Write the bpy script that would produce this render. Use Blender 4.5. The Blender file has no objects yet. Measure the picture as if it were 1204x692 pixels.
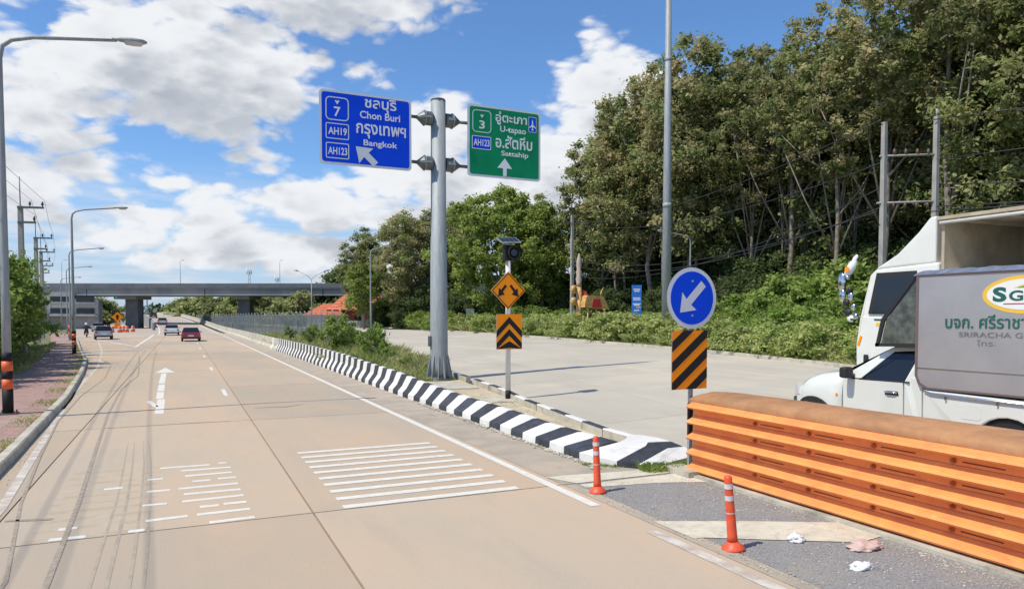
import bpy, math, random
import numpy as np
from mathutils import Vector, Matrix
R = math.radians
S = bpy.context.scene
COL = S.collection

# ------------------------------------------------------------------ camera
YAW, PITCH, CAM_H = 24.9, 2.0, 2.5
cam_d = bpy.data.cameras.new("camera")
cam = bpy.data.objects.new("camera", cam_d); COL.objects.link(cam)
cam.location = (0, 0, CAM_H)
cam.rotation_euler = (R(90 - PITCH), 0, R(-YAW))
cam_d.sensor_width = 36.0
cam_d.lens = 834.0 / 1204.0 * 36.0
cam_d.shift_y = 0.0460
cam_d.clip_start = 0.1
cam_d.clip_end = 20000
S.camera = cam
S.view_settings.view_transform = 'Standard'
S.view_settings.look = 'None'
S.view_settings.exposure = 0.0
S.view_settings.gamma = 1.0
S.view_settings.use_curve_mapping = False

# ------------------------------------------------------------------ sun and sky
SUN_EL, SUN_AZ = 57.0, -97.0          # azimuth clockwise from +Y (the road); the sun stands to the left of the road
sd = bpy.data.lights.new("sun", 'SUN'); sd.energy = 4.4; sd.angle = R(0.55); sd.color = (1.0, 0.93, 0.80)
sun = bpy.data.objects.new("sun", sd); COL.objects.link(sun)
_d = Vector((math.sin(R(SUN_AZ)) * math.cos(R(SUN_EL)), math.cos(R(SUN_AZ)) * math.cos(R(SUN_EL)), math.sin(R(SUN_EL))))
sun.rotation_euler = _d.to_track_quat('Z', 'Y').to_euler()
sun.location = (0, 0, 60)

W = bpy.data.worlds.new("World"); S.world = W; W.use_nodes = True
wt = W.node_tree; wt.nodes.clear()
def wn(t, **k):
    n = wt.nodes.new(t)
    for a, b in k.items(): setattr(n, a, b)
    return n
def wmath(op, a, b=None, c=None, clamp=False):
    n = wn('ShaderNodeMath', operation=op, use_clamp=clamp)
    for i, v in enumerate((a, b, c)):
        if v is None: continue
        if isinstance(v, (int, float)): n.inputs[i].default_value = v
        else: wt.links.new(v, n.inputs[i])
    return n.outputs[0]
SKY_STRENGTH = 0.10
sky = wn('ShaderNodeTexSky', sky_type='NISHITA'); sky.sun_disc = False
sky.sun_elevation = R(SUN_EL); sky.sun_rotation = R(SUN_AZ)
sky.altitude = 0; sky.air_density = 1.0; sky.dust_density = 0.6; sky.ozone_density = 3.0
tc = wn('ShaderNodeTexCoord')
# cumulus: (azimuth, elevation in degrees, half widths) of the clouds all round the sky
CLOUDS = [(0.2,17.4,12.5,5.0,1.5),(6.8,25.6,17.5,4.6,1.55),(-8.5,14.0,6.5,3.4,1.15),(-9.5,8.3,5.0,3.0,1.1),(3.0,7.6,5.0,2.5,1.3),(9.5,8.6,5.8,3.1,1.35),(6.5,5.0,13.5,2.1,1.25),(14.5,9.4,4.4,3.0,1.3),(-1.5,4.2,4,1.4,.9),(-3.5,6.0,9.0,2.6,.9),
          (20,11.5,5.4,5.8,1.4),(33.2,14.4,5.8,7.0,1.5),(28.6,10.2,5.0,5.6,1.45),(57.2,20.8,3.2,3.2,1.0),(5.2,11.2,4.0,1.9,.95),(-0.6,9.8,2.6,1.5,.9),(14,4.5,9,2.2,.8)]
rc = random.Random(5)
for _ in range(15):
    a = rc.uniform(70, 345); e = rc.choice([8, 12, 16, 24, 34, 48]) + rc.uniform(-3, 3)
    s = rc.uniform(.7, 1.3)
    CLOUDS.append(((a + 180) % 360 - 180, e, 14 * s, 5.5 * s, 1.2))
def density(vec):
    sp = wn('ShaderNodeSeparateXYZ'); wt.links.new(vec, sp.inputs[0])
    az = wmath('MULTIPLY', wmath('ARCTAN2', sp.outputs[0], sp.outputs[1]), 57.2958)
    el = wmath('MULTIPLY', wmath('ARCSINE', sp.outputs[2]), 57.2958)
    best = None
    for a, e, ra, re, w in CLOUDS:
        dx = wmath('MULTIPLY', wmath('SUBTRACT', az, float(a)), 1.0 / ra)
        dy = wmath('MULTIPLY', wmath('SUBTRACT', el, float(e)), 1.0 / re)
        rr = wmath('ADD', wmath('MULTIPLY', dx, dx), wmath('MULTIPLY', dy, dy))
        b = wmath('MULTIPLY_ADD', rr, -0.85, w * 0.68)
        best = b if best is None else wmath('MAXIMUM', best, b)
    mp = wn('ShaderNodeMapping'); mp.inputs['Scale'].default_value = (1, 1, 2.0); wt.links.new(vec, mp.inputs[0])
    nz = wn('ShaderNodeTexNoise'); nz.inputs['Scale'].default_value = 9.5; nz.inputs['Detail'].default_value = 9; nz.inputs['Roughness'].default_value = .56
    nz.inputs['Distortion'].default_value = .25
    wt.links.new(mp.outputs[0], nz.inputs['Vector'])
    wob = wn('ShaderNodeVectorMath', operation='MULTIPLY_ADD'); wt.links.new(nz.outputs['Color'], wob.inputs[0]); wob.inputs[1].default_value = (.07,.07,.07); wt.links.new(mp.outputs[0], wob.inputs[2])
    def billow(sc):
        vo = wn('ShaderNodeTexVoronoi', feature='F1'); vo.inputs['Scale'].default_value = sc
        wt.links.new(wob.outputs[0], vo.inputs['Vector']); return wmath('SUBTRACT', .42, vo.outputs['Distance'])
    puff = wmath('ADD', wmath('MULTIPLY', billow(17), .30), wmath('MULTIPLY', billow(41), .16))
    n = wmath('ADD', wmath('MULTIPLY', wmath('SUBTRACT', nz.outputs['Fac'], 0.5), .80), puff)
    best = wmath('MAXIMUM', best, -0.9)
    return wmath('MULTIPLY_ADD', n, 2.5, best), el
d0, el0 = density(tc.outputs['Generated'])
up = wn('ShaderNodeVectorMath', operation='ADD'); up.inputs[1].default_value = (-.028, 0, .045)
wt.links.new(tc.outputs['Generated'], up.inputs[0])
nrm = wn('ShaderNodeVectorMath', operation='NORMALIZE'); wt.links.new(up.outputs[0], nrm.inputs[0])
d1, _e = density(nrm.outputs[0])
def ramp(fac, a, b, lo, hi):
    m = wn('ShaderNodeMapRange', interpolation_type='SMOOTHSTEP')
    wt.links.new(fac, m.inputs[0])
    for i, v in zip((1, 2, 3, 4), (a, b, lo, hi)): m.inputs[i].default_value = v
    return m.outputs[0]
alpha = ramp(d0, 0.0, 0.46, 0, 1)
shade = wmath('ADD', wmath('MULTIPLY', ramp(d1, 0.1, 1.25, 0, 1), .8), wmath('MULTIPLY', ramp(d0, .5, 1.6, 0, 1), .3))
cc = wn('ShaderNodeMix', data_type='RGBA'); cc.clamp_factor = True
wt.links.new(shade, cc.inputs[0])
cc.inputs[6].default_value = (8.8, 9.0, 9.3, 1); cc.inputs[7].default_value = (4.4, 4.8, 5.5, 1)
tint = wn('ShaderNodeMix', data_type='RGBA', blend_type='MULTIPLY'); tint.inputs[0].default_value = 1
wt.links.new(sky.outputs[0], tint.inputs[6]); tint.inputs[7].default_value = (1.02, 1.36, 1.70, 1)
veil = wn('ShaderNodeMix', data_type='RGBA')         # thin white veil that thickens towards the horizon all round
wt.links.new(ramp(el0, -1.0, 13.0, .80, 0.0), veil.inputs[0])
wt.links.new(tint.outputs[2], veil.inputs[6]); veil.inputs[7].default_value = (5.0, 6.2, 8.0, 1)
st = wn('ShaderNodeMapping'); st.inputs['Scale'].default_value = (3, 3, 26); wt.links.new(tc.outputs['Generated'], st.inputs[0])
sn = wn('ShaderNodeTexNoise'); sn.inputs['Scale'].default_value = 2.4; sn.inputs['Detail'].default_value = 7; sn.inputs['Roughness'].default_value = .6; wt.links.new(st.outputs[0], sn.inputs['Vector'])
low = wmath('MULTIPLY', ramp(sn.outputs['Fac'], .40, .62, 0, 1), ramp(el0, 5.0, 12.0, .72, 0))
lay = wn('ShaderNodeMix', data_type='RGBA'); wt.links.new(low, lay.inputs[0]); wt.links.new(veil.outputs[2], lay.inputs[6]); lay.inputs[7].default_value = (7.2, 7.7, 8.5, 1)
fin = wn('ShaderNodeMix', data_type='RGBA')
wt.links.new(alpha, fin.inputs[0]); wt.links.new(lay.outputs[2], fin.inputs[6]); wt.links.new(cc.outputs[2], fin.inputs[7])
bg = wn('ShaderNodeBackground'); bg.inputs[1].default_value = SKY_STRENGTH
wo = wn('ShaderNodeOutputWorld')
wt.links.new(fin.outputs[2], bg.inputs[0]); wt.links.new(bg.outputs[0], wo.inputs[0])

# ------------------------------------------------------------------ materials
MATS = {}
def mat(name, col, rough=.6, metal=0.0, var=0.0, scale=4.0, col2=None, bump=0.0, bscale=40.0, obvar=0.0, spec=None, trans=0.0, detail=5, stretch=(1,1,1), coat=0.0, lo=.38, hi=.62):
    m = bpy.data.materials.new(name); m.use_nodes = True
    nt = m.node_tree; b = nt.nodes['Principled BSDF']; L = nt.links
    b.inputs['Roughness'].default_value = rough; b.inputs['Metallic'].default_value = metal
    if spec is not None: b.inputs['Specular IOR Level'].default_value = spec
    if coat: b.inputs['Coat Weight'].default_value = coat; b.inputs['Coat Roughness'].default_value = .08
    c = (*col, 1)
    b.inputs['Base Color'].default_value = c
    g = nt.nodes.new('ShaderNodeNewGeometry')
    mp = nt.nodes.new('ShaderNodeMapping'); mp.inputs['Scale'].default_value = stretch; L.new(g.outputs['Position'], mp.inputs[0])
    out = None
    if col2 is not None or var:
        n = nt.nodes.new('ShaderNodeTexNoise'); n.inputs['Scale'].default_value = scale; n.inputs['Detail'].default_value = detail
        n.inputs['Roughness'].default_value = .62
        L.new(mp.outputs[0], n.inputs['Vector'])
        mr = nt.nodes.new('ShaderNodeMapRange'); mr.inputs[1].default_value = lo; mr.inputs[2].default_value = hi
        L.new(n.outputs['Fac'], mr.inputs[0])
        mx = nt.nodes.new('ShaderNodeMix'); mx.data_type = 'RGBA'
        L.new(mr.outputs[0], mx.inputs[0])
        c2 = (*col2, 1) if col2 is not None else tuple(min(1, x * (1 + var)) for x in col) + (1,)
        c1 = c if col2 is not None else tuple(x * (1 - var) for x in col) + (1,)
        mx.inputs[6].default_value = c1; mx.inputs[7].default_value = c2
        out = mx.outputs[2]
    if obvar:
        oi = nt.nodes.new('ShaderNodeObjectInfo')
        hs = nt.nodes.new('ShaderNodeHueSaturation')
        ma = nt.nodes.new('ShaderNodeMapRange'); ma.inputs[3].default_value = 1 - obvar; ma.inputs[4].default_value = 1 + obvar
        L.new(oi.outputs['Random'], ma.inputs[0]); L.new(ma.outputs[0], hs.inputs['Value'])
        if out: L.new(out, hs.inputs['Color'])
        else: hs.inputs['Color'].default_value = c
        out = hs.outputs[0]
    if out: L.new(out, b.inputs['Base Color'])
    if bump:
        n2 = nt.nodes.new('ShaderNodeTexNoise'); n2.inputs['Scale'].default_value = bscale; n2.inputs['Detail'].default_value = 6
        L.new(g.outputs['Position'], n2.inputs['Vector'])
        bp = nt.nodes.new('ShaderNodeBump'); bp.inputs['Strength'].default_value = bump; bp.inputs['Distance'].default_value = .02
        L.new(n2.outputs['Fac'], bp.inputs['Height']); L.new(bp.outputs[0], b.inputs['Normal'])
    if trans:
        tr = nt.nodes.new('ShaderNodeBsdfTranslucent'); ms = nt.nodes.new('ShaderNodeMixShader'); ms.inputs[0].default_value = trans
        if out: L.new(out, tr.inputs[0])
        else: tr.inputs[0].default_value = c
        o = nt.nodes['Material Output']
        L.new(b.outputs[0], ms.inputs[1]); L.new(tr.outputs[0], ms.inputs[2]); L.new(ms.outputs[0], o.inputs[0])
    MATS[name] = m
    return m

def add_stain(m, col, scale, lo, hi, amt, stretch=(1,1,1)):
    """second layer of wear (plus shade on the block paving) over whatever feeds the base colour"""
    nt = m.node_tree; L = nt.links; b = nt.nodes['Principled BSDF']
    g = nt.nodes.new('ShaderNodeNewGeometry'); mp = nt.nodes.new('ShaderNodeMapping'); mp.inputs['Scale'].default_value = stretch
    L.new(g.outputs['Position'], mp.inputs[0])
    n = nt.nodes.new('ShaderNodeTexNoise'); n.inputs['Scale'].default_value = scale; n.inputs['Detail'].default_value = 7; n.inputs['Roughness'].default_value = .7
    L.new(mp.outputs[0], n.inputs['Vector'])
    mr = nt.nodes.new('ShaderNodeMapRange'); mr.inputs[1].default_value = lo; mr.inputs[2].default_value = hi; mr.inputs[4].default_value = amt
    L.new(n.outputs['Fac'], mr.inputs[0])
    mx = nt.nodes.new('ShaderNodeMix'); mx.data_type = 'RGBA'; mx.inputs[7].default_value = (*col, 1)
    L.new(mr.outputs[0], mx.inputs[0])
    i = b.inputs['Base Color']
    if i.is_linked: L.new(i.links[0].from_socket, mx.inputs[6])
    else: mx.inputs[6].default_value = i.default_value
    L.new(mx.outputs[2], i)
    return m

M_slab = mat('slab_concrete', (.42,.350,.262), .85, col2=(.50,.375,.255), scale=.22, detail=7, obvar=.075, bump=.25, bscale=60, stretch=(1,.35,1))
add_stain(M_slab, (.29,.25,.20), 1.1, .55, .80, .40, (1,.16,1)); add_stain(M_slab, (.56,.385,.255), .16, .48, .64, .5, (1,.5,1)); add_stain(M_slab, (.36,.325,.275), .5, .50, .72, .55, (1,.12,1)); add_stain(M_slab, (.24,.21,.18), 1.8, .66, .76, .4); add_stain(M_slab, (.22,.19,.16), 30, .60, .75, .35)
M_base = mat('joint_filler', (.15,.125,.10), .95, var=.3, scale=3)
M_far_road = mat('far_concrete', (.43,.36,.29), .85, var=.08, scale=.3)
M_rslab = mat('pale_slab_concrete', (.44,.40,.325), .85, col2=(.50,.45,.36), scale=.3, detail=7, obvar=.04, bump=.25, bscale=60, stretch=(1,.4,1))
add_stain(M_rslab, (.33,.295,.245), .5, .52, .74, .5, (1,.15,1)); add_stain(M_rslab, (.58,.50,.38), .22, .5, .66, .5)
M_shoulder = mat('shoulder_concrete', (.36,.31,.245), .9, col2=(.47,.385,.29), scale=1.2, detail=8, obvar=.05, bump=.35, bscale=40)
add_stain(M_shoulder, (.22,.19,.16), 3.0, .55, .75, .6, (1,.3,1))
M_kerb = mat('kerb_concrete', (.42,.39,.31), .9, col2=(.54,.50,.40), scale=2.2, detail=8, bump=.5, bscale=30, obvar=.05)
add_stain(M_kerb, (.13,.12,.10), 1.6, .52, .72, .7)
M_wpaint = mat('white_kerb_paint', (.72,.71,.675), .7, obvar=.07, var=.05, scale=6, bump=.2, bscale=40)
add_stain(M_wpaint, (.34,.31,.27), 5, .60, .80, .6)
M_bpaint = mat('black_kerb_paint', (.038,.042,.052), .7, obvar=.25, var=.3, scale=6, bump=.2, bscale=40)
add_stain(M_bpaint, (.24,.22,.20), 5, .62, .82, .5)
add_stain(M_wpaint, (.52,.49,.43), 1.3, .50, .72, .6); add_stain(M_wpaint, (.20,.17,.14), 16, .64, .74, .7)
add_stain(M_bpaint, (.34,.32,.29), 14, .64, .74, .6)
M_line = mat('line_paint', (.68,.65,.57), .7, var=.06, scale=8)
add_stain(M_line, (.40,.33,.25), 7, .56, .72, .65)
M_oldline = mat('worn_line_paint', (.60,.56,.49), .75, var=.08, scale=8)
add_stain(M_oldline, (.42,.34,.265), 3.5, .40, .60, .92)
M_ghost = mat('almost_gone_line_paint', (.50,.43,.33), .8, var=.05, scale=8)
add_stain(M_ghost, (.42,.335,.225), 4, .36, .55, 1.0)
M_cream = mat('cream_band_paint', (.62,.57,.44), .8, var=.06, scale=5)
add_stain(M_cream, (.30,.28,.25), 6, .54, .72, .75); add_stain(M_cream, (.44,.39,.29), 1.5, .45, .65, .7)
M_asph = mat('gore_asphalt', (.19,.185,.18), .92, col2=(.36,.35,.335), scale=55, detail=4, bump=.7, bscale=120)
add_stain(M_asph, (.38,.33,.26), 1.3, .50, .72, .6); add_stain(M_asph, (.10,.10,.10), 2.2, .58, .74, .5)
M_dirt = mat('dusty_fill', (.42,.35,.235), .95, col2=(.56,.47,.32), scale=1.6, detail=8, bump=.6, bscale=18)
add_stain(M_dirt, (.22,.19,.14), 2.5, .56, .75, .5)
M_grass_g = mat('grass_ground', (.11,.135,.045), .95, col2=(.20,.18,.085), scale=.6, detail=8, bump=.6, bscale=8)
M_dark_strip = mat('dark_strip_surface', (.325,.268,.205), .8, var=.2, scale=10)  # tone a little darker than the slabs
M_skid = mat('tyre_marks', (.375,.312,.235), .85, var=.10, scale=5)
M_galv = mat('galvanised_steel', (.30,.325,.33), .6, metal=.15, var=.12, scale=3, obvar=.04, stretch=(4,4,.5))
M_galvd = mat('dark_galvanised_steel', (.13,.15,.15), .5, metal=.4, var=.2, scale=6)
M_conc = mat('bridge_concrete', (.22,.23,.235), .9, col2=(.31,.315,.31), scale=.25, detail=8, stretch=(1,1,.4))
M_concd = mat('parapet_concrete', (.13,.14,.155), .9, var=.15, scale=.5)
M_pole = mat('pole_concrete', (.33,.315,.29), .9, var=.12, scale=2)
M_blue = mat('sign_blue', (.001,.062,.72), .6, var=.05, scale=2, spec=.15)
M_green = mat('sign_green', (.002,.24,.10), .6, var=.08, scale=2, spec=.15)
M_white = mat('sign_white', (.74,.76,.80), .4)
M_edge = mat('sign_border', (.62,.66,.72), .4)
M_back = mat('sheet_aluminium', (.45,.46,.47), .45, metal=.7)
M_oran = mat('sign_orange', (.95,.30,.012), .6, spec=.15)
M_black = mat('sign_black', (.018,.018,.02), .6, spec=.2)
M_rail = mat('orange_rail_paint', (.80,.265,.085), .6, col2=(.86,.33,.095), scale=3, detail=8, spec=.3, bump=.15, bscale=30)
add_stain(M_rail, (.42,.15,.06), 4.5, .56, .78, .6, (1,.5,2)); add_stain(M_rail, (.85,.55,.32), 9, .60, .70, .5, (1,.3,3)); add_stain(M_rail, (.30,.14,.08), 24, .64, .72, .55, (1,.4,1))
M_cover = mat('faded_orange_cover', (.34,.165,.07), .8, col2=(.47,.235,.105), scale=2.2, detail=9, bump=.4, bscale=12)
add_stain(M_cover, (.20,.12,.07), 1.6, .48, .72, .7, (1,.35,1)); add_stain(M_cover, (.55,.42,.28), 5, .60, .76, .5)
M_rust = mat('bolt_steel', (.42,.12,.03), .6, var=.3, scale=20)
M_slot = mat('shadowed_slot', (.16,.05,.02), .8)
M_boll = mat('bollard_orange', (.72,.095,.035), .5, var=.10, scale=10)
M_refl = mat('grey_reflective_band', (.58,.57,.56), .4, var=.1, scale=20)
M_cw = mat('white_car_paint', (.70,.72,.66), .28, coat=.8, var=.02, scale=3)
M_tw = mat('truck_white_paint', (.74,.74,.68), .35, coat=.4, var=.04, scale=2)
M_glass = mat('dark_glass', (.012,.014,.018), .06, spec=.6)
M_tyre = mat('tyre_rubber', (.018,.018,.018), .85)
M_rim = mat('wheel_metal', (.32,.32,.33), .4, metal=.7)
M_trim = mat('black_plastic', (.02,.02,.022), .55)
M_chrome = mat('chrome', (.65,.66,.68), .15, metal=1)
M_box = mat('grey_box_panel', (.42,.405,.41), .30, metal=.45, col2=(.48,.46,.455), scale=1.2, coat=.2)
M_foil = mat('foil_sheet', (.62,.63,.66), .25, metal=.8, var=.15, scale=8, bump=1.0, bscale=16)
M_dkgreen = mat('dark_green_lettering', (.012,.11,.085), .5)
M_grnb = mat('leaf_green_print', (.10,.34,.06), .5)
M_yel = mat('yellow_print', (.78,.50,.05), .5)
M_logow = mat('white_print', (.78,.78,.76), .5)
M_gtext = mat('grey_lettering', (.17,.17,.17), .5)
M_tan = mat('tarnished_lining', (.38,.31,.22), .8, col2=(.50,.42,.31), scale=2)
M_bark = mat('bark', (.17,.135,.10), .95, col2=(.30,.26,.21), scale=3, bump=.8, bscale=12)
M_leafF = mat('wood_leaves', (.17,.225,.07), .6, col2=(.42,.42,.18), scale=.42, detail=6, trans=.48, obvar=.28, spec=.3)
M_leafB = mat('browning_leaves', (.21,.265,.085), .6, col2=(.44,.38,.20), scale=.45, detail=6, trans=.45, obvar=.2, spec=.3)
M_leafM = mat('fresh_leaves', (.17,.25,.05), .55, col2=(.34,.39,.10), scale=.6, detail=5, trans=.45, obvar=.15, spec=.3)
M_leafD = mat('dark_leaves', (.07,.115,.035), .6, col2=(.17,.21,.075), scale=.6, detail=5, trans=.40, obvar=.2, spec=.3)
M_bush = mat('bush_leaves', (.15,.25,.04), .6, col2=(.35,.43,.11), scale=.9, detail=5, trans=.45, obvar=.16, spec=.3)
M_weed = mat('weed_leaves', (.28,.38,.09), .6, col2=(.54,.56,.22), scale=1.1, detail=5, trans=.45, obvar=.12, spec=.25)
M_blade = mat('grass_blades', (.25,.31,.08), .6, col2=(.52,.50,.22), scale=.5, detail=6, trans=.3, spec=.25)
M_tile = mat('orange_roof_tile', (.56,.15,.07), .7, var=.15, scale=2)
M_wallw = mat('pale_wall', (.52,.51,.49), .85, var=.08, scale=1)
M_wallg = mat('grey_wall', (.33,.33,.33), .9, var=.1, scale=1)
M_maroon = mat('maroon_wall', (.20,.045,.045), .8)
M_gold = mat('gold_paint', (.55,.33,.11), .6, var=.3, scale=5)
M_red = mat('red_paint', (.55,.04,.03), .5)
M_skin = mat('skin', (.42,.25,.17), .6)
M_cloth = mat('dark_cloth', (.03,.033,.04), .9)
M_wire = mat('wire_black', (.03,.03,.032), .6)
M_wireg = mat('fence_wire', (.30,.34,.35), .5, metal=.5)
M_porc = mat('brown_insulator', (.10,.055,.04), .35)
M_lens = mat('lamp_lens', (.55,.56,.55), .25)
M_paper = mat('litter_paper', (.72,.72,.74), .8, var=.1, scale=20)
M_rag = mat('pink_rag', (.60,.42,.38), .95, col2=(.50,.38,.30), scale=12)
M_hill = mat('far_hill', (.20,.27,.33), 1.0, var=.06, scale=.004)  # bluish haze of distance put into the hill colour
M_wood = mat('distant_wood_leaves', (.075,.115,.06), .8, var=.25, scale=.06)
def brick_mat():
    m = mat('block_paving', (.36,.21,.19), .9, bump=.3, bscale=30)
    nt = m.node_tree; L = nt.links; b = nt.nodes['Principled BSDF']
    g = nt.nodes.new('ShaderNodeNewGeometry')
    bt = nt.nodes.new('ShaderNodeTexBrick'); bt.inputs['Scale'].default_value = 1.0
    bt.inputs['Brick Width'].default_value = .24; bt.inputs['Row Height'].default_value = .12; bt.inputs['Mortar Size'].default_value = .008
    bt.inputs['Color1'].default_value = (.40,.225,.19,1); bt.inputs['Color2'].default_value = (.30,.165,.145,1); bt.inputs['Mortar'].default_value = (.42,.36,.30,1)
    bt.inputs['Bias'].default_value = 0
    L.new(g.outputs['Position'], bt.inputs['Vector']); L.new(bt.outputs['Color'], b.inputs['Base Color'])
    add_stain(m, (.44,.37,.28), 1.0, .50, .74, .55); add_stain(m, (.15,.15,.08), .7, .56, .76, .6); add_stain(m, (.17,.11,.10), 2.4, .54, .74, .5)  # dirt and blotchy shade both mixed into the paving colour
    return m
M_brick = brick_mat()

# ------------------------------------------------------------------ mesh helpers
class MB:
    def __init__(s): s.v = []; s.f = []; s.m = []; s.sm = []
    def poly(s, pts, m=0, sm=False):
        i = len(s.v); s.v += [tuple(p) for p in pts]; s.f.append(list(range(i, i + len(pts)))); s.m.append(m); s.sm.append(sm)
    def box(s, x0, x1, y0, y1, z0, z1, m=0, M=None):
        c = [(x, y, z) for z in (z0, z1) for y in (y0, y1) for x in (x0, x1)]
        if M is not None: c = [tuple(M @ Vector(p)) for p in c]
        i = len(s.v); s.v += c
        for q in ((0,2,3,1),(4,5,7,6),(0,1,5,4),(1,3,7,5),(3,2,6,7),(2,0,4,6)):
            s.f.append([i + a for a in q]); s.m.append(m); s.sm.append(False)
        return s
    def loft(s, rings, m=0, caps=True, sm=False, closed=True, mf=None):
        i = len(s.v); n = len(rings[0])
        for r in rings: s.v += [tuple(p) for p in r]
        for a in range(len(rings) - 1):
            for b in range(n if closed else n - 1):
                c = (b + 1) % n
                s.f.append([i + a*n + b, i + a*n + c, i + (a+1)*n + c, i + (a+1)*n + b]); s.m.append(mf(a, b) if mf else m); s.sm.append(sm)
        if caps and closed:
            s.f.append([i + b for b in reversed(range(n))]); s.m.append(mf(0, 0) if mf else m); s.sm.append(False)
            s.f.append([i + (len(rings)-1)*n + b for b in range(n)]); s.m.append(mf(len(rings)-2, 0) if mf else m); s.sm.append(False)
        return s
    def tube(s, pts, r, n=8, m=0, caps=True, sm=True, mf=None):
        pts = [Vector(p) for p in pts]
        rs = r if isinstance(r, (list, tuple)) else [r] * len(pts)
        rings = []; pu = None
        for k, p in enumerate(pts):
            a = pts[max(k-1, 0)]; b = pts[min(k+1, len(pts)-1)]
            t = (b - a).normalized() if (b - a).length > 1e-9 else Vector((0,0,1))
            if pu is None: pu = Vector((1,0,0)) if abs(t.z) > .9 else Vector((0,0,1))
            u = (pu - t * pu.dot(t)).normalized(); pu = u; w = t.cross(u)
            rings.append([p + (u * math.cos(2*math.pi*j/n) + w * math.sin(2*math.pi*j/n)) * rs[k] for j in range(n)])
        return s.loft(rings, m, caps, sm, mf=mf)
    def prism(s, poly, fn0, fn1, m=0, mside=None):
        """poly of 2-D points, fn0/fn1 map (a,b) to the two faces"""
        A = [fn0(*p) for p in poly]; B = [fn1(*p) for p in poly]
        s.poly(A, m); s.poly(list(reversed(B)), m)
        n = len(poly)
        for k in range(n):
            j = (k + 1) % n
            s.poly([A[j], A[k], B[k], B[j]], m if mside is None else mside)
        return s
    def build(s, name, mats, parent=None, bevel=0, seg=2):
        me = bpy.data.meshes.new(name); me.from_pydata(s.v, [], s.f)
        if not isinstance(mats, (list, tuple)): mats = [mats]
        for m in mats: me.materials.append(m)
        me.polygons.foreach_set('material_index', s.m); me.polygons.foreach_set('use_smooth', s.sm)
        me.update()
        o = bpy.data.objects.new(name, me); COL.objects.link(o)
        if parent is not None: o.parent = parent
        if bevel:
            import bmesh
            bm = bmesh.new(); bm.from_mesh(me); bmesh.ops.remove_doubles(bm, verts=bm.verts, dist=1e-5); bmesh.ops.recalc_face_normals(bm, faces=bm.faces); bm.to_mesh(me); bm.free()
            b = o.modifiers.new('bevel', 'BEVEL'); b.width = bevel; b.segments = seg; b.limit_method = 'ANGLE'; b.angle_limit = R(32); b.harden_normals = False
        return o
def tag(o, label=None, cat=None, group=None, kind=None):
    if label: o['label'] = label
    if cat: o['category'] = cat
    if group: o['group'] = group
    if kind: o['kind'] = kind
    return o
def empty(name, loc=(0,0,0), rz=0):
    o = bpy.data.objects.new(name, None); COL.objects.link(o); o.location = loc; o.rotation_euler.z = rz; o.empty_display_size = .3
    return o
def copy_tree(o, parent=None):
    c = o.copy(); COL.objects.link(c); c.parent = parent
    for ch in list(o.children): copy_tree(ch, c)
    return c
def interp(tab, y):
    if y <= tab[0][0]: return tab[0][1]
    for (a, b), (c, d) in zip(tab, tab[1:]):
        if y <= c: return b + (d - b) * (y - a) / (c - a)
    return tab[-1][1]
def gz(x): return 0.0 if x < 8.8 else min(.04 * (x - 8.8), .6)
def ramp_z(y):
    t = min(max((y - 112) / 170, 0), 1); return 3.3 * t * t * (3 - 2 * t)
def ramp_right(y): return 5.6 if y < 95 else 5.6 - (y - 95) ** 2 * .000374
def text_part(body, parent, m, box, place, bold=.012, z=.004, name='lettering', size_keep=False):
    """flat raised lettering fitted to box=(a0,a1,b0,b1); place(a,b,off) gives the 3-D point"""
    cu = bpy.data.curves.new('t', 'FONT'); cu.body = body; cu.size = 1; cu.offset = bold; cu.extrude = 0; cu.resolution_u = 4
    o = bpy.data.objects.new('t', cu); COL.objects.link(o)
    dg = bpy.context.evaluated_depsgraph_get(); dg.update()
    me = bpy.data.meshes.new_from_object(o.evaluated_get(dg))
    bpy.data.objects.remove(o); bpy.data.curves.remove(cu)
    par = list(range(len(me.vertices)))          # loose pieces get slightly different heights so that overlapping strokes never share a plane
    def find(i):
        while par[i] != i: par[i] = par[par[i]]; i = par[i]
        return i
    for ed in me.edges:
        i, j = find(ed.vertices[0]), find(ed.vertices[1])
        if i != j: par[i] = j
    ids = {}
    isl = [ids.setdefault(find(i), len(ids)) for i in range(len(par))]
    n = len(me.vertices); co = np.empty(n * 3); me.vertices.foreach_get('co', co); co = co.reshape(-1, 3)
    mn = co.min(0); mx = co.max(0); a0, a1, b0, b1 = box
    for v, c, q in zip(me.vertices, co, isl):
        v.co = place(a0 + (c[0]-mn[0])/(mx[0]-mn[0])*(a1-a0), b0 + (c[1]-mn[1])/(mx[1]-mn[1])*(b1-b0), z + .0007*q)
    me.materials.clear(); me.materials.append(m)
    me.name = name; ob = bpy.data.objects.new(name, me); COL.objects.link(ob); ob.parent = parent
    return ob
def rrect(a0, a1, b0, b1, r, n=5):
    P = []
    for cx, cy, s in ((a1-r, b1-r, 0), (a0+r, b1-r, 90), (a0+r, b0+r, 180), (a1-r, b0+r, 270)):
        for k in range(n + 1):
            t = R(s + 90 * k / n); P.append((cx + r*math.cos(t), cy + r*math.sin(t)))
    return P
def plate(name, poly, place, z0, z1, m, parent, mside=None):
    b = MB(); b.prism(poly, lambda a, c: place(a, c, z1), lambda a, c: place(a, c, z0), 0, 1 if mside else 0)
    return b.build(name, [m, mside] if mside else [m], parent)
def frame_ring(name, outer, inner, place, z, m, parent):
    b = MB(); n = len(outer)
    for k in range(n):
        j = (k + 1) % n
        b.poly([place(*outer[k], z), place(*outer[j], z), place(*inner[j], z), place(*inner[k], z)])
    return b.build(name, m, parent)

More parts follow.
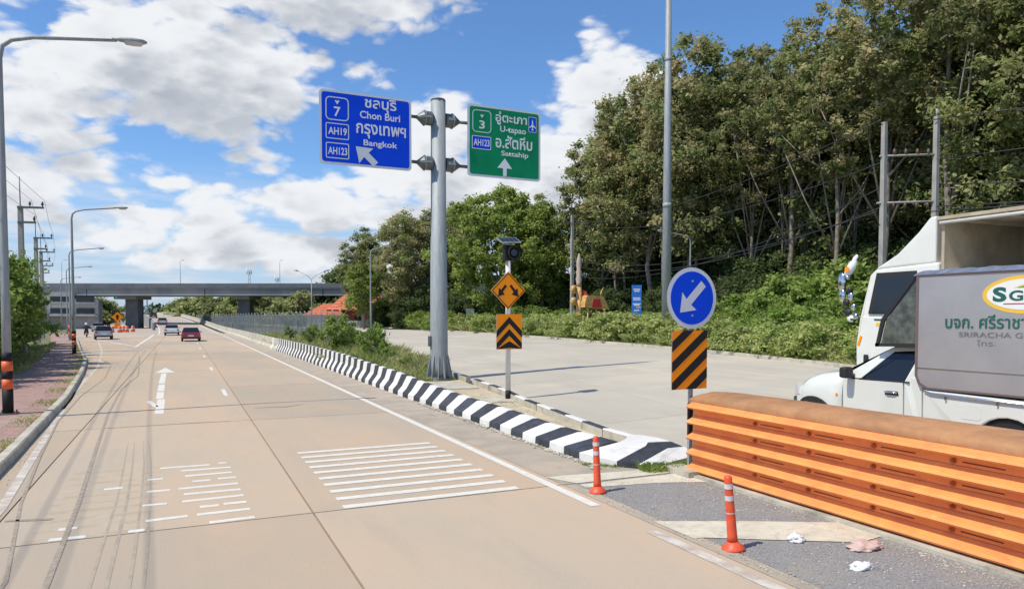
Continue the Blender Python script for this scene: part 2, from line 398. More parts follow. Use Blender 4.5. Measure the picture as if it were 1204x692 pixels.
# ------------------------------------------------------------------ ground, roads
g = MB()
xs = [-4000, -60, 8.8, 23.8, 120, 4000]; ys = [-400, 0, 60, 200, 800, 6000]
for i in range(len(xs)-1):
    for j in range(len(ys)-1):
        q = [(xs[i], ys[j]), (xs[i+1], ys[j]), (xs[i+1], ys[j+1]), (xs[i], ys[j+1])]
        g.poly([(a, b, gz(a) - .10) for a, b in q])
tag(g.build('ground', M_grass_g), kind='structure')

KERB = [(-12,-2.4),(8,-2.45),(13.4,-2.64),(25,-3.12),(35.5,-3.9),(45.5,-4.8),(60.5,-6.75),(87,-10.0),(120,-14.5),(200,-26),(300,-42)]
NOSE = [(-12,7.30),(8.9,7.30),(9.2,6.35),(62,6.1),(95,5.75),(120,5.4)]
kx = lambda y: interp(KERB, y)
nx = lambda y: min(interp(NOSE, y), 6.3 if y > 9 else 9)
rdE = tag(empty('road'), kind='structure')
b = MB(); yy = list(range(-12, 120, 6)) + [120]
for a, c in zip(yy, yy[1:]): b.poly([(kx(a)-.1, a, -.045), (7.6, a, -.045), (7.6, c, -.045), (kx(c)-.1, c, -.045)])
b.build('road_base', M_base, rdE)
def slab(x00, x10, x01, x11, y0, y1, parent, m, zf=lambda x: 0.0, gap=.010, name='concrete_slab', dz=0):
    b = MB(); y0 += gap; y1 -= gap
    nxs = 1 if abs(zf(x10) - zf(x00)) < 1e-6 else 2
    for k in range(nxs):
        t0, t1 = k/nxs, (k+1)/nxs
        g0 = gap if k == 0 else 0; g1 = gap if k == nxs-1 else 0
        A = [(x00+(x10-x00)*t0+g0, y0), (x00+(x10-x00)*t1-g1, y0), (x01+(x11-x01)*t1-g1, y1), (x01+(x11-x01)*t0+g0, y1)]
        top = [(x, y, zf(x)+dz) for x, y in A]; bot = [(x, y, zf(x)-.06) for x, y in A]
        b.poly(top)
        for i in range(4):
            j = (i+1) % 4; b.poly([top[j], top[i], bot[i], bot[j]])
    return b.build(name, m, parent)
rs = random.Random(3)
y = -8.78
while y < 112:
    y1 = y + 9.0
    cols = [(kx, lambda v: -2.06), (lambda v: -2.06, lambda v: 1.48), (lambda v: 1.48, lambda v: 5.12)]
    for L_, R_ in cols:
        if R_(y) - L_(y) < .3: continue
        slab(L_(y), R_(y), L_(y1), R_(y1), y, y1, rdE, M_slab, gap=.013, dz=rs.uniform(-.002, .002))
    if y > 8:
        slab(5.12, 7.2, 5.12, 7.2, y, y1, rdE, M_shoulder, gap=.012, dz=-.004, name='shoulder_slab')
    y = y1
b = MB()   # concrete strip along the asphalt in front
b.box(5.13, 5.32, -9, 9.20, -.04, -.003); b.build('edge_strip', M_shoulder, rdE)
b = MB(); b.box(5.335, 7.45, -9, 9.20, -.04, -.006); b.build('asphalt_patch', M_asph, rdE)
b = MB()
for a, c in zip(range(112, 300, 8), range(120, 308, 8)):
    b.poly([(kx(a), a, -.01), (ramp_right(a)-9.2, a, -.01), (ramp_right(c)-9.2, c, -.01), (kx(c), c, -.01)])
b.build('side_carriageway', M_far_road, rdE)
b = MB()
for a, c in zip(range(112, 440, 8), range(120, 448, 8)):
    za, zc = ramp_z(a), ramp_z(c)
    b.poly([(ramp_right(a)-9.2, a, za), (ramp_right(a), a, za), (ramp_right(c), c, zc), (ramp_right(c)-9.2, c, zc)])
b.build('ramp_deck', M_far_road, rdE)

# right-hand road
RIN = [(-14,8.35),(8.95,8.35),(9.9,8.24),(10.9,8.14),(11.4,7.97),(12.2,7.98),(13.7,8.18),(18.2,8.85),(20.3,9.28),(24,9.78),(28,10.2),(38.5,12.0),(53.7,14.3),(90,18.5),(130,19.5),(210,16)]
ROUT = [(-14,18.5),(0,20),(18.6,22.54),(28.6,25.0),(36.4,26.4),(56.3,29.3),(82.6,31.1),(131,31.2),(210,27)]
rin = lambda y: interp(RIN, y); rout = lambda y: interp(ROUT, y)
rr = tag(empty('side_road'), kind='structure')
b = MB(); yy = list(range(-14, 210, 7))
for a, c in zip(yy, yy[1:]):
    for k in range(3):
        f = lambda v, t: rin(v) + (rout(v) - rin(v)) * t
        q = [(f(a,k/3), a), (f(a,(k+1)/3), a), (f(c,(k+1)/3), c), (f(c,k/3), c)]
        b.poly([(x, yv, gz(x) - .045) for x, yv in q])
b.build('road_base', M_base, rr)
y = -13.0
while y < 200:
    y1 = y + 9
    for k in range(4):
        f = lambda v, t: rin(v) + (rout(v) - rin(v)) * t
        if y >= 110 and k: continue
        if y >= 110: slab(f(y,0), f(y,1), f(y1,0), f(y1,1), y, y1, rr, M_rslab, zf=gz, gap=0)
        else: slab(f(y,k/4), f(y,(k+1)/4), f(y1,k/4), f(y1,(k+1)/4), y, y1, rr, M_rslab, zf=gz, gap=.008, dz=rs.uniform(-.001, .001))
    y = y1

# pavement on the left
b = MB(); PAVL = [(-12,-7.5),(20,-6.9),(37,-6.7),(64,-9.5),(87,-12.4),(120,-17.3)]
yy = list(range(-12, 120, 4))
for a, c in zip(yy, yy[1:]):
    b.poly([(interp(PAVL,a), a, .12), (kx(a)-.18, a, .12), (kx(c)-.18, c, .12), (interp(PAVL,c), c, .12)])
    b.poly([(interp(PAVL,a), a, .12), (interp(PAVL,c), c, .12), (interp(PAVL,c)-.02, c, -.2), (interp(PAVL,a)-.02, a, -.2)])
tag(b.build('pavement', M_brick), kind='structure')
ke = tag(empty('kerb'), kind='structure')
y = -10.0
while y < 118:
    L_ = 2.0 if y < 50 else 4.0; y1 = y + L_; o_ = rs.uniform(-.006, .006)
    def pr(v): x = kx(v) + o_; return [(x+.01, v, -.03), (x-.02, v, .13), (x-.045, v, .155), (x-.18, v, .16), (x-.18, v, -.03)]
    MB().loft([pr(y + .006), pr(y1 - .006)]).build('kerb_stone', M_kerb, ke); y = y1

# far verge kerb of the side road
ve = tag(empty('verge_kerb'), kind='structure')
y = -6.0
while y < 150:
    y1 = y + 6
    def pr(v): x = rout(v); z = gz(x); return [(x-.02, v, z-.05), (x, v, z+.14), (x+.22, v, z+.15), (x+.22, v, z-.05)]
    MB().loft([pr(y + .01), pr(y1 - .01)]).build('kerb_stone', M_kerb, ve); y = y1

# painted markings
mk = tag(empty('road_marking'), kind='structure')
def strip(name, pts, w, m, parent=mk, z=.004):
    b = MB(); P = [Vector((p[0], p[1], 0)) for p in pts]
    L_, R_ = [], []
    for k, p in enumerate(P):
        t = (P[min(k+1, len(P)-1)] - P[max(k-1, 0)]).normalized(); n = Vector((t.y, -t.x, 0))
        hw = (w[k] if isinstance(w, (list, tuple)) else w) / 2
        L_.append(p - n*hw); R_.append(p + n*hw)
    zz = pts[0][2] if len(pts[0]) > 2 else 0
    for k in range(len(P)-1):
        b.poly([(L_[k].x, L_[k].y, (pts[k][2] if len(pts[k])>2 else 0)+z), (R_[k].x, R_[k].y, (pts[k][2] if len(pts[k])>2 else 0)+z), (R_[k+1].x, R_[k+1].y, (pts[k+1][2] if len(pts[k+1])>2 else 0)+z), (L_[k+1].x, L_[k+1].y, (pts[k+1][2] if len(pts[k+1])>2 else 0)+z)])
    return b.build(name, m, parent)
strip('edge_line', [(4.93, v) for v in (7.98, 20, 40, 60, 90, 112)], .15, M_line)
strip('edge_line', [(4.93, v) for v in (-8, 0, 6.75)], .15, M_oldline)
strip('edge_line', [(ramp_right(v)-.7, v, ramp_z(v)) for v in range(112, 330, 8)], .18, M_line)
strip('edge_line', [(-2.18,-8),(-2.18,11.06),(-3.07-.25,27.5)], .13, M_oldline)
strip('edge_line', [(-3.0,22.5),(-3.3,27.5),(-3.9,41.4),(-5.4,60)], .13, M_oldline); strip('edge_line', [(-5.4,60),(-8.1,85.9),(-12,115)], .14, M_oldline)
strip('edge_line', [(-3.6,66),(-3.6,90),(-3.7,112)], .22, M_line); strip('edge_line', [(ramp_right(v)-8.6, v, ramp_z(v)) for v in range(112, 330, 8)], .18, M_line)
strip('gore_line', [(-8.8,90),(-3.7,68)], .22, M_line)
for v in (24.2, 36, 48, 60, 72, 84, 96): strip('lane_dash', [(1.22, v), (1.22, v+2.2)], .12, M_line)
for k in range(10):
    v = 9.33 + k * .452; strip('marking_bar', [(1.88 + .01*k*0, v), (4.42, v)], .17, M_line)
LB = [((-.38,13.0),(.38,12.97)),((.52,13.05),(.65,13.04)),((-.06,12.64),(.69,12.62)),((0,12.2),(.68,12.2)),((.1,11.76),(.35,11.75)),((.46,11.8),(.72,11.79)),((-.53,12.16),(-.31,12.16)),((-.09,11.33),(.72,11.34)),((-.5,11.33),(-.2,11.31)),((-.02,10.95),(.73,10.93)),((-.04,10.52),(.74,10.55)),((-.52,10.52),(-.23,10.5)),((.17,10.13),(.4,10.12)),((.46,10.16),(.75,10.15)),((.13,9.74),(.76,9.76)),((-.45,9.7),(.02,9.73)),((.26,9.3),(.78,9.33)),((-.61,9.3),(-.44,9.3)),((-1.4,9.32),(-1.04,9.30)),((-1.36,9.73),(-1.17,9.73)),((-1.07,11.74),(-.83,11.75))]
for a, c in LB: strip('marking_bar', [a, c], .115, M_line)
for k in range(10): strip('marking_bar', [(-1.62, 9.33+k*.42), (-.35, 9.33+k*.42)], .13, M_ghost, z=.0022)
# long lane arrow
b = MB()
b.poly([(-.80,38.8,.0045),(-1.16,35.3,.0045),(-.83,35.3,.0045),(-.75,35.3,.0045),(-.34,35.3,.0045)])
b.build('arrow_head', M_line, mk)
for a, c, x in ((34.9,29.6,-.78),(29.2,26.6,-.73),(26.3,24.1,-.70),(23.9,20.4,-.62)): strip('arrow_shaft', [(x, a), (x + .03, c)], .21, M_line)
strip('arrow_barb', [(-.95,23.6),(-.70,22.0)], .13, M_line)
b = MB(); b.poly([(5.34,9.12,-.001),(5.34,8.92,-.001),(6.5,8.72,-.001),(7.28,8.42,-.001),(7.28,9.12,-.001)]); b.build('painted_band', M_cream, mk)
b = MB(); b.poly([(5.34,9.2,.002),(7.2,9.2,.002),(7.2,9.5,.002),(5.34,9.75,.002),(5.1,9.75,.002)]); b.build('painted_band', M_cream, mk)
b = MB(); b.poly([(5.19,7.08,.003),(5.2,6.34,.003),(5.34,6.3,.003),(6.0,5.9,.003),(6.79,5.44,.003),(7.28,5.5,.003),(7.28,6.05,.003),(6.2,6.62,.003)]); b.build('painted_band', M_cream, mk)
# two long dark strips on the left lane, short tar-sealed cracks and tyre marks
strip('dark_strip', [(-1.75,3),(-1.55,8),(-2.0,11.3),(-2.35,15),(-2.75,20),(-2.95,26),(-2.9,33),(-3.4,42),(-5.4,55)], .04, M_dark_strip, z=.006)
strip('dark_strip', [(-1.2,2),(-1.18,7.5),(-1.3,11),(-1.5,15),(-1.78,21),(-1.95,28),(-1.75,34),(-2.1,42),(-2.6,52)], .06, M_dark_strip, z=.006)
for dx, w_ in ((0,.03),(.14,.04),(.33,.035),(.45,.03)):
    strip('tyre_mark', [(-.80+dx,5.8),(-.83+dx,8.5),(-.85+dx*.9,11),(-.93+dx*.9,13.5),(-1.02+dx*.8,16)], [w_,w_,w_*.9,w_*.6,.006], M_skid, z=.0035)
strip('dark_strip', [(-1.6,18.22),(.3,18.26),(1.0,18.2)], .07, M_dark_strip, z=.006)
strip('dark_strip', [(-2.0,10.42),(-1.5,10.27)], .09, M_dark_strip, z=.006)
strip('dark_strip', [(1.75,20.6),(2.6,20.5),(3.1,20.9)], [.03,.16,.03], M_dark_strip, z=.006)

# ------------------------------------------------------------------ striped median barrier
BH = [(11.3,.26),(13,.30),(15,.37),(17.2,.42),(20.5,.52),(23.5,.65),(28,.74),(32,.83),(40,.88),(62,.9)]
BW = [(11.3,.66),(13,.53),(15,.48),(17.2,.36),(20.5,.33),(28,.24),(40,.2)]
mb_ = empty('striped_barrier', (6.3, 30, 0)); tag(mb_, 'long black and white striped concrete barrier between the main road and the planted island', 'barrier')
k = 0; y = 10.72
while y < 55.0:
    y1 = y + .572
    def pr(v, o):
        h = interp(BH, v); w = interp(BW, v); x = 6.26 + .03*math.sin(v*.2) + o
        lip = min(.13, h*.5)
        tall = min(max((v - 18) / 8, 0), 1)
        mid = (x + .16*tall + .02*(1-tall), lip + .12*tall)
        return [(x, v, -.02), (x + .01, v, lip), (mid[0]+(w-mid[0]+x)*.45*tall, v, mid[1]+(h-mid[1])*.35*tall + .015*(1-tall)), (x + w, v, h), (x + w + .13, v, h), (x + w + .2, v, h*.5), (x + w + .3, v, -.02)]
    oo = rs.uniform(-.008, .008)
    A, B = pr(y + .002 - 30, 0) if 0 else pr(y + .002, oo), pr(y1 - .002, oo)
    sh = lambda r: [(p[0]-6.3, p[1]-30, p[2]) for p in r]
    MB().loft([sh(A), sh(B)]).build('barrier_segment', M_wpaint if k % 2 else M_bpaint, mb_)
    y = y1; k += 1
cb = empty('concrete_barrier', (6.2, 80, 0)); tag(cb, 'unpainted weathered concrete barrier running on towards the flyover', 'barrier')
pts = [55.2, 57.6, 58.6, 60.0] + list(range(64, 300, 4))
for i, (a, c) in enumerate(zip(pts, pts[1:])):
    def pr(v):
        x = (6.2 if v < 95 else 6.2 + ramp_right(v) - 5.6) - 6.2; z = ramp_z(v) if v > 95 else 0; h = .86
        return [(x, v-80, z-.02), (x+.01, v-80, z+.12), (x+.16, v-80, z+.3), (x+.2, v-80, z+h), (x+.36, v-80, z+h), (x+.5, v-80, -.1)]
    MB().loft([pr(a + .01), pr(c - .01)]).build('barrier_segment', (M_wpaint if i == 1 else M_kerb), cb)
lp = empty('ramp_parapet', (-5, 150, 0)); tag(lp, 'grey parapet wall along the left side of the rising flyover ramp', 'parapet')
for a in range(150, 330, 6):
    def pr(v):
        x = ramp_right(v) - 9.3 + 5; z = ramp_z(v); return [(x, v-150, z+.95), (x, v-150, -.1), (x-.35, v-150, -.1), (x-.35, v-150, z+.95)]
    MB().loft([pr(a+.01), pr(a+5.99)]).build('wall_panel', M_conc, lp)

# island fill
b = MB()
yy = [11.6,12.5,14,16,18,20,24,28,34,42,52,60,75,95,120]
for a, c in zip([11.3]+yy, yy):
    b.poly([(6.5, a, .03), (rin(a)-.2, a, .03), (rin(c)-.2, c, .03), (6.5, c, .03)])
tag(b.build('island_fill', M_dirt), kind='structure')
b = MB(); b.box(6.9, 9.25, 22.6, 25.2, .0, .06); b.box(8.0, 8.9, 18.6, 19.9, 0, .055)
tag(b.build('island_slab', M_kerb), kind='structure')
# painted kerb along the inner side of the side road
ik = empty('island_kerb', (9.5, 20, 0)); tag(ik, 'low weathered kerb with black and white painted top beside the right hand road', 'kerb')
y = 11.35; k = 0
while y < 58:
    y1 = y + 1.05
    if not (23.3 < y < 24.0):
        def pr(v):
            x = rin(v); z = gz(x); return [(x-.2, v, -.0), (x-.2, v, z+.19), (x-.185, v, z+.215), (x-.02, v, z+.2), (x, v, z-.04)]
        sh = lambda r: [(p[0]-9.5, p[1]-20, p[2]) for p in r]
        o_ = rs.uniform(-.01, .01)
        A = [(p[0]+o_, p[1], p[2]) for p in sh(pr(y+.012))]; B = [(p[0]+o_, p[1], p[2]) for p in sh(pr(y1-.012))]
        M_ = [M_kerb, M_bpaint if k % 2 else M_wpaint]
        MB().loft([A, B], mf=lambda a, c: 1 if c in (1, 2, 3) else 0).build('kerb_block', M_, ik)
    y = y1; k += 1
# chevron nose
no = empty('island_nose', (7.6, 10.8, 0)); tag(no, 'low sloping island nose painted in wide black and white chevrons by the blue round sign', 'island nose')
def nose_piece(P, m, zt=.2):
    z = [p[2] if len(p) > 2 else zt for p in P]
    b = MB(); T = [(p[0]-7.6, p[1]-10.8, zz) for p, zz in zip(P, z)]; B_ = [(p[0]-7.6, p[1]-10.8, -.03) for p in P]
    b.poly(T)
    for i in range(len(P)):
        j = (i+1) % len(P); b.poly([T[j], T[i], B_[i], B_[j]])
    return b.build('nose_block', m, no)
nose_piece([(6.28,10.72,.13),(6.35,10.25,.12),(6.55,9.95,.09),(7.48,10.43,.2),(7.66,10.62,.22),(8.18,10.62,.2),(8.12,11.0,.22),(7.95,11.32,.23),(7.72,11.33,.24),(7.4,10.95,.25),(7.12,10.72,.25)], M_wpaint)
nose_piece([(6.56,9.94,.09),(6.78,9.68,.07),(7.74,10.17,.18),(8.22,10.32,.15),(8.19,10.61,.19),(7.66,10.61,.21),(7.49,10.42,.19)], M_bpaint)
nose_piece([(6.79,9.67,.07),(7.0,9.55,.05),(7.25,9.6,.05),(7.97,9.85,.06),(8.22,10.2,.13),(8.22,10.31,.15),(7.75,10.16,.18)], M_wpaint)

# ------------------------------------------------------------------ orange barrier
ob = empty('orange_guard_rail', (7.8, 3, 0)); tag(ob, 'orange corrugated steel crash barrier with a faded cover on top, in the right foreground', 'crash barrier')
Y0, Y1 = -6.0, 6.05     # local
for k, zc in enumerate((1.10, .855, .61, .365, .12)):
    prof = [(-.40,zc-.16),(-.402,zc-.085),(-.425,zc-.068),(-.525,zc-.055),(-.545,zc-.03),(-.52,zc+.0),(-.43,zc+.035),(-.40,zc+.08),(-.36,zc+.08),(-.36,zc-.16)]
    ysn = [Y1, Y0]
    for a, c in zip(ysn[1:], ysn):
        MB().loft([[(x, a+.006, z) for x, z in prof], [(x-.003, c-.006, z) for x, z in prof]]).build('rail', M_rail, ob)
    for yb in [4.67 - .955*j for j in range(10)]:
        if zc < .2: continue
        b = MB(); b.tube([(-.40, yb, zc-.12), (-.425, yb, zc-.12)], .030, 10, sm=False); b.tube([(-.425, yb, zc-.12), (-.45, yb, zc-.12)], .017, 6, sm=False)
        b.build('bolt', M_rust, ob)
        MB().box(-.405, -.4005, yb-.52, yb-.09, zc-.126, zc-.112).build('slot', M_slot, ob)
b = MB()   # end plates and posts
for yb in [4.9 - .955*2*j for j in range(6)]: b.box(-.355, .46, yb-.05, yb+.05, 0, 1.06)
b.build('post_frame', M_galvd, ob)
b = MB()
n = 14
rings = []
for yv in [6.12, 6.0, 5.6] + [5.6 - 1.15*j for j in range(1, 10)]:
    e = 1 if yv < 5.9 else (.85 if yv < 6.1 else .5)
    r_ = []
    for j in range(n + 1):
        t = math.pi * j / n
        r_.append((.03 - .46*math.cos(t), yv, 1.165 + (.145*math.sin(t)**.8*e + rs.uniform(-.006, .006))))
    r_ += [(.49, yv, 1.1), (-.43, yv, 1.1)]
    rings.append(r_)
b.loft(rings, sm=True); b.build('top_cover', M_cover, ob)
b = MB(); b.box(.38, .46, Y0, Y1, .05, 1.1); b.build('rear_rail', M_rail, ob)
b = MB(); b.box(-.33, .36, Y1-.03, Y1+.02, .05, 1.12); b.build('end_plate', M_rail, ob)
b = MB(); b.box(-.62, .6, Y0, 5.75, -.03, .035); b.box(-.72, -.38, 5.75, 6.35, -.02, .09); b.build('footing', M_kerb, ob)

# ------------------------------------------------------------------ signs
def face_south(y0): return lambda a, c, off=0: (a, y0 - off, c)
sp = empty('gantry_sign_post', (9.1, 26.4, 0)); tag(sp, 'tall thick grey steel post carrying the blue and green direction signs', 'sign post')
b = MB(); b.tube([(0,0,.12),(0,0,.6),(0,0,1.2),(0,0,5.6),(0,0,5.62),(0,0,10.85)], [.36,.355,.345,.315,.30,.285], 20); b.build('pole', M_galv, sp)
b = MB(); b.tube([(0,0,10.84),(0,0,10.9)], [.30,.27], 20); b.build('cap', M_galvd, sp)
b = MB(); b.tube([(0,0,.02),(0,0,.10)], .56, 20); b.tube([(0,0,.10),(0,0,.16)], .5, 20); b.build('base_plate', M_galvd, sp)
for k in range(12):
    t = R(30*k+8); M_ = Matrix.Rotation(t, 4, 'Z')
    b = MB(); b.prism([(.34,.1),(.54,.1),(.37,1.0),(.34,1.0)], lambda r, z: tuple(M_ @ Vector((r, -.012, z))), lambda r, z: tuple(M_ @ Vector((r, .012, z))))
    b.build('gusset', M_galv, sp)
MB().box(-.42, -.34, -.1, .1, 1.35, 1.75).build('junction_box', M_galvd, sp)
for z in (10.13, 8.42):
    for s, xe in ((-1, -.98), (1, 1.02)):
        b = MB(); b.tube([(s*.28,0,z),(s*.62,0,z)], .27, 14, sm=False); b.build('bracket_collar', M_galvd, sp)
        b = MB(); b.tube([(s*.55,0,z),(s*.58,0,z)], .305, 14, sm=False); b.build('flange', M_galv, sp)
        b = MB(); b.tube([(s*.62,0,z),(s*.84,0,z),(s*.86,0,z)], [.26,.09,.08], 14, sm=False); b.build('bracket_cone', M_galvd, sp)
        b = MB(); b.tube([(s*.84,0,z),(s*1.25,0,z),(s*4.2,0,z)], .065, 10); b.build('sign_arm', M_galvd, sp)
        MB().box(min(s*.62,s*.34), max(s*.62,s*.34), -.31, -.27, z-.04, z+.04).build('bolt_strip', M_galv, sp)

def panel_sign(name, x0, x1, z0, z1, yf, m, label):
    e = empty(name, ((x0+x1)/2, yf, z0)); tag(e, label, 'road sign')
    X, Z = (x0+x1)/2, z0
    pl = lambda a, c, off=0: (a - X, -off, c - Z)
    plate('panel', rrect(x0, x1, z0, z1, .14), pl, -.04, 0, M_edge, e, M_back)
    plate('sign_face', rrect(x0+.085, x1-.085, z0+.085, z1-.085, .10), pl, .0005, .004, m, e)
    for a in np.linspace(x0+.5, x1-.5, 4):
        MB().box(a-X-.03, a-X+.03, .041, .085, .1, z1-z0-.1).build('rib', M_back, e)
    return e, pl
def shield(e, pl, x0, x1, z0, z1, r, w, m=M_edge, name='shield_border'):
    frame_ring(name, rrect(x0, x1, z0, z1, r), rrect(x0+w, x1-w, z0+w, z1-w, max(r-w, .01)), pl, .008, m, e)
def crest(e, pl, cx, cz, s, m):
    b = MB(); P = [(-1,.55),(-.55,.9),(-.2,.45),(0,1),(.2,.45),(.55,.9),(1,.55),(.5,-.1),(0,-1),(-.5,-.1)]
    b.poly([pl(cx + a*s, cz + c*s, .009) for a, c in P]); b.build('crest', m, e)
def arrow(e, pl, P, m=M_white, off=.009, name='arrow'):
    b = MB(); b.poly([pl(a, c, off) for a, c in P]); return b.build(name, m, e)

bs, pl = panel_sign('direction_sign', 4.55, 7.97, 8.02, 10.68, 26.22, M_blue, 'large blue direction sign for Chon Buri and Bangkok, left of the post')
shield(bs, pl, 4.77, 5.61, 9.60, 10.44, .16, .04)
crest(bs, pl, 5.19, 10.25, .085, M_white)
text_part('7', bs, M_white, (5.07,5.31,9.74,10.09), pl, 0.018, .009)
shield(bs, pl, 4.77, 5.61, 8.93, 9.50, .06, .035); text_part('AH19', bs, M_white, (4.86,5.53,9.08,9.35), pl, .02, .009)
shield(bs, pl, 4.77, 5.61, 8.23, 8.80, .06, .035); text_part('AH123', bs, M_white, (4.85,5.54,8.37,8.64), pl, .02, .009)
text_part('ชลบุรี', bs, M_white, (6.19,7.39,10.06,10.62), pl, .018, .009)
text_part('Chon Buri', bs, M_white, (6.01,7.53,9.79,10.06), pl, .018, .009)
text_part('กรุงเทพฯ', bs, M_white, (5.87,7.75,9.07,9.60), pl, .018, .009)
text_part('Bangkok', bs, M_white, (6.14,7.42,8.74,9.02), pl, .018, .009)
arrow(bs, pl, [(5.85,8.74),(6.50,8.72),(6.33,8.55),(6.68,8.22),(6.50,8.06),(6.16,8.38),(5.98,8.14)], M_edge, .011)

gs, pl = panel_sign('direction_sign', 10.25, 13.46, 8.05, 10.86, 26.22, M_green, 'large green direction sign for U-tapao and Sattahip, right of the post')
shield(gs, pl, 10.45, 11.26, 9.78, 10.66, .16, .035)
crest(gs, pl, 10.86, 10.42, .075, M_white)
text_part('3', gs, M_white, (10.74,10.98,9.93,10.25), pl, .02, .009)
plate('route_patch', rrect(10.43,11.25,9.12,9.64,.04), pl, .004, .006, M_blue, gs); shield(gs, pl, 10.43, 11.25, 9.12, 9.64, .04, .03)
text_part('AH123', gs, M_white, (10.50,11.18,9.25,9.52), pl, .02, .009)
text_part('อู่ตะเภา', gs, M_white, (11.44,12.84,10.17,10.70), pl, .018, .009)
text_part('U-tapao', gs, M_white, (11.64,12.79,9.83,10.14), pl, .016, .009)
text_part('อ.สัตหีบ', gs, M_white, (11.44,13.08,9.26,9.78), pl, .018, .009)
text_part('Sattahip', gs, M_white, (11.69,12.90,8.90,9.16), pl, .016, .009)
arrow(gs, pl, [(11.85,8.86),(11.52,8.46),(11.77,8.46),(11.77,8.15),(11.93,8.15),(11.93,8.46),(12.17,8.46)])
plate('airport_patch', rrect(12.91,13.27,10.02,10.64,.03), pl, .004, .006, M_blue, gs); shield(gs, pl, 12.91, 13.27, 10.02, 10.64, .03, .02)
arrow(gs, pl, [(13.09,10.56),(13.06,10.45),(13.06,10.33),(12.94,10.22),(12.94,10.18),(13.06,10.25),(13.07,10.15),(13.03,10.10),(13.15,10.10),(13.11,10.15),(13.12,10.25),(13.24,10.18),(13.24,10.22),(13.12,10.33),(13.12,10.45)], name='plane_symbol')

# diamond split sign with beacon
ds = empty('warning_sign_post', (8.82, 19.28, 0)); tag(ds, 'white post with orange diamond two-arrow sign, chevron board and solar beacon', 'warning sign')
b = MB(); b.tube([(0,0,.0),(0,0,.30)], .085, 14); b.build('post_foot', M_black, ds)
b = MB(); b.tube([(0,0,.30),(0,0,4.72)], .075, 14); b.build('post', M_wpaint, ds)
pd = lambda a, c, off=0: (a - 8.82, -.10 - off, c)
cx, cz = 8.78, 3.28
dia = lambda r: [(cx, cz-r), (cx+r, cz), (cx, cz+r), (cx-r, cz)]
plate('diamond_plate', dia(.565), pd, -.02, 0, M_oran, ds, M_back)
frame_ring('border', dia(.53), dia(.495), pd, .003, M_black, ds)
for s in (-1, 1):
    arrow(ds, pd, [(cx + s*x, z) for x, z in ((.33,3.10),(.30,3.36),(.235,3.295),(.10,3.46),(.045,3.41),(.175,3.235),(.11,3.165))], M_black, .004)
x0, x1, z0, z1 = 8.40, 9.23, 1.54, 2.58
plate('chevron_plate', [(x0,z0),(x1,z0),(x1,z1),(x0,z1)], pd, -.02, 0, M_oran, ds, M_back)
mx_ = (x0+x1)/2; sl = .40; wv = .20
for k in range(3):
    a = z1 - .10 - k*.36
    P = [(x0, a-sl), (x0, a-sl-wv), (mx_, a-wv+.02), (x1, a-sl-wv), (x1, a-sl), (mx_, a+.02)]
    P = [(x, max(z, z0+.001)) for x, z in P]
    arrow(ds, pd, P, M_black, .004, 'chevron')
b = MB(); b.box(-.17, .17, -.15, .06, 4.16, 4.62); b.build('beacon_housing', M_black, ds, bevel=.03)
b = MB(); b.tube([(.12,-.16,4.40),(.12,-.30,4.40)], [.20,.22], 18, caps=False); b.tube([(.12,-.15,4.40),(.12,-.17,4.40)], [.19,.19], 18); b.build('beacon_visor', M_trim, ds)
b = MB(); b.tube([(.12,-.171,4.40),(.12,-.19,4.40)], [.15,.10], 16); b.build('beacon_lens', M_glass, ds)
Mp = Matrix.Scale(1, 4) @ Matrix.Translation((.02, 0, 4.78)) @ Matrix.Scale(.86, 4) @ Matrix.Rotation(R(24), 4, 'X') @ Matrix.Rotation(R(-3), 4, 'Y')
b = MB(); b.box(-.37, .37, -.26, .26, -.02, .015, M=Mp); b.build('solar_panel_frame', M_back, ds)
for i in range(4):
    for j in range(2):
        b = MB(); b.box(-.33+i*.168, -.33+i*.168+.155, -.22+j*.225, -.22+j*.225+.21, .0155, .020, M=Mp); b.build('solar_cell', M_glass, ds)

# round keep-left sign
rp = empty('keep_left_sign_post', (7.44, 9.17, 0)); tag(rp, 'grey post with round blue arrow sign and orange black striped board', 'road sign')
b = MB(); b.box(-.035,.035,-.025,.025,0,.74); b.box(-.033,.033,-.023,.023,1.06,3.12); b.build('post', M_galv, rp)
b = MB(); b.box(-.037,.037,-.027,.027,.55,1.1); b.build('painted_band', M_black, rp)
pr_ = lambda a, c, off=0: (a - 7.44, -.05 - off, c)
circ = lambda r, n=40: [(7.42 + r*math.cos(2*math.pi*k/n), 2.80 + r*math.sin(2*math.pi*k/n)) for k in range(n)]
plate('disc', circ(.49), pr_, -.015, 0, M_edge, rp, M_back)
plate('disc_face', circ(.425), pr_, .0005, .004, M_blue, rp)
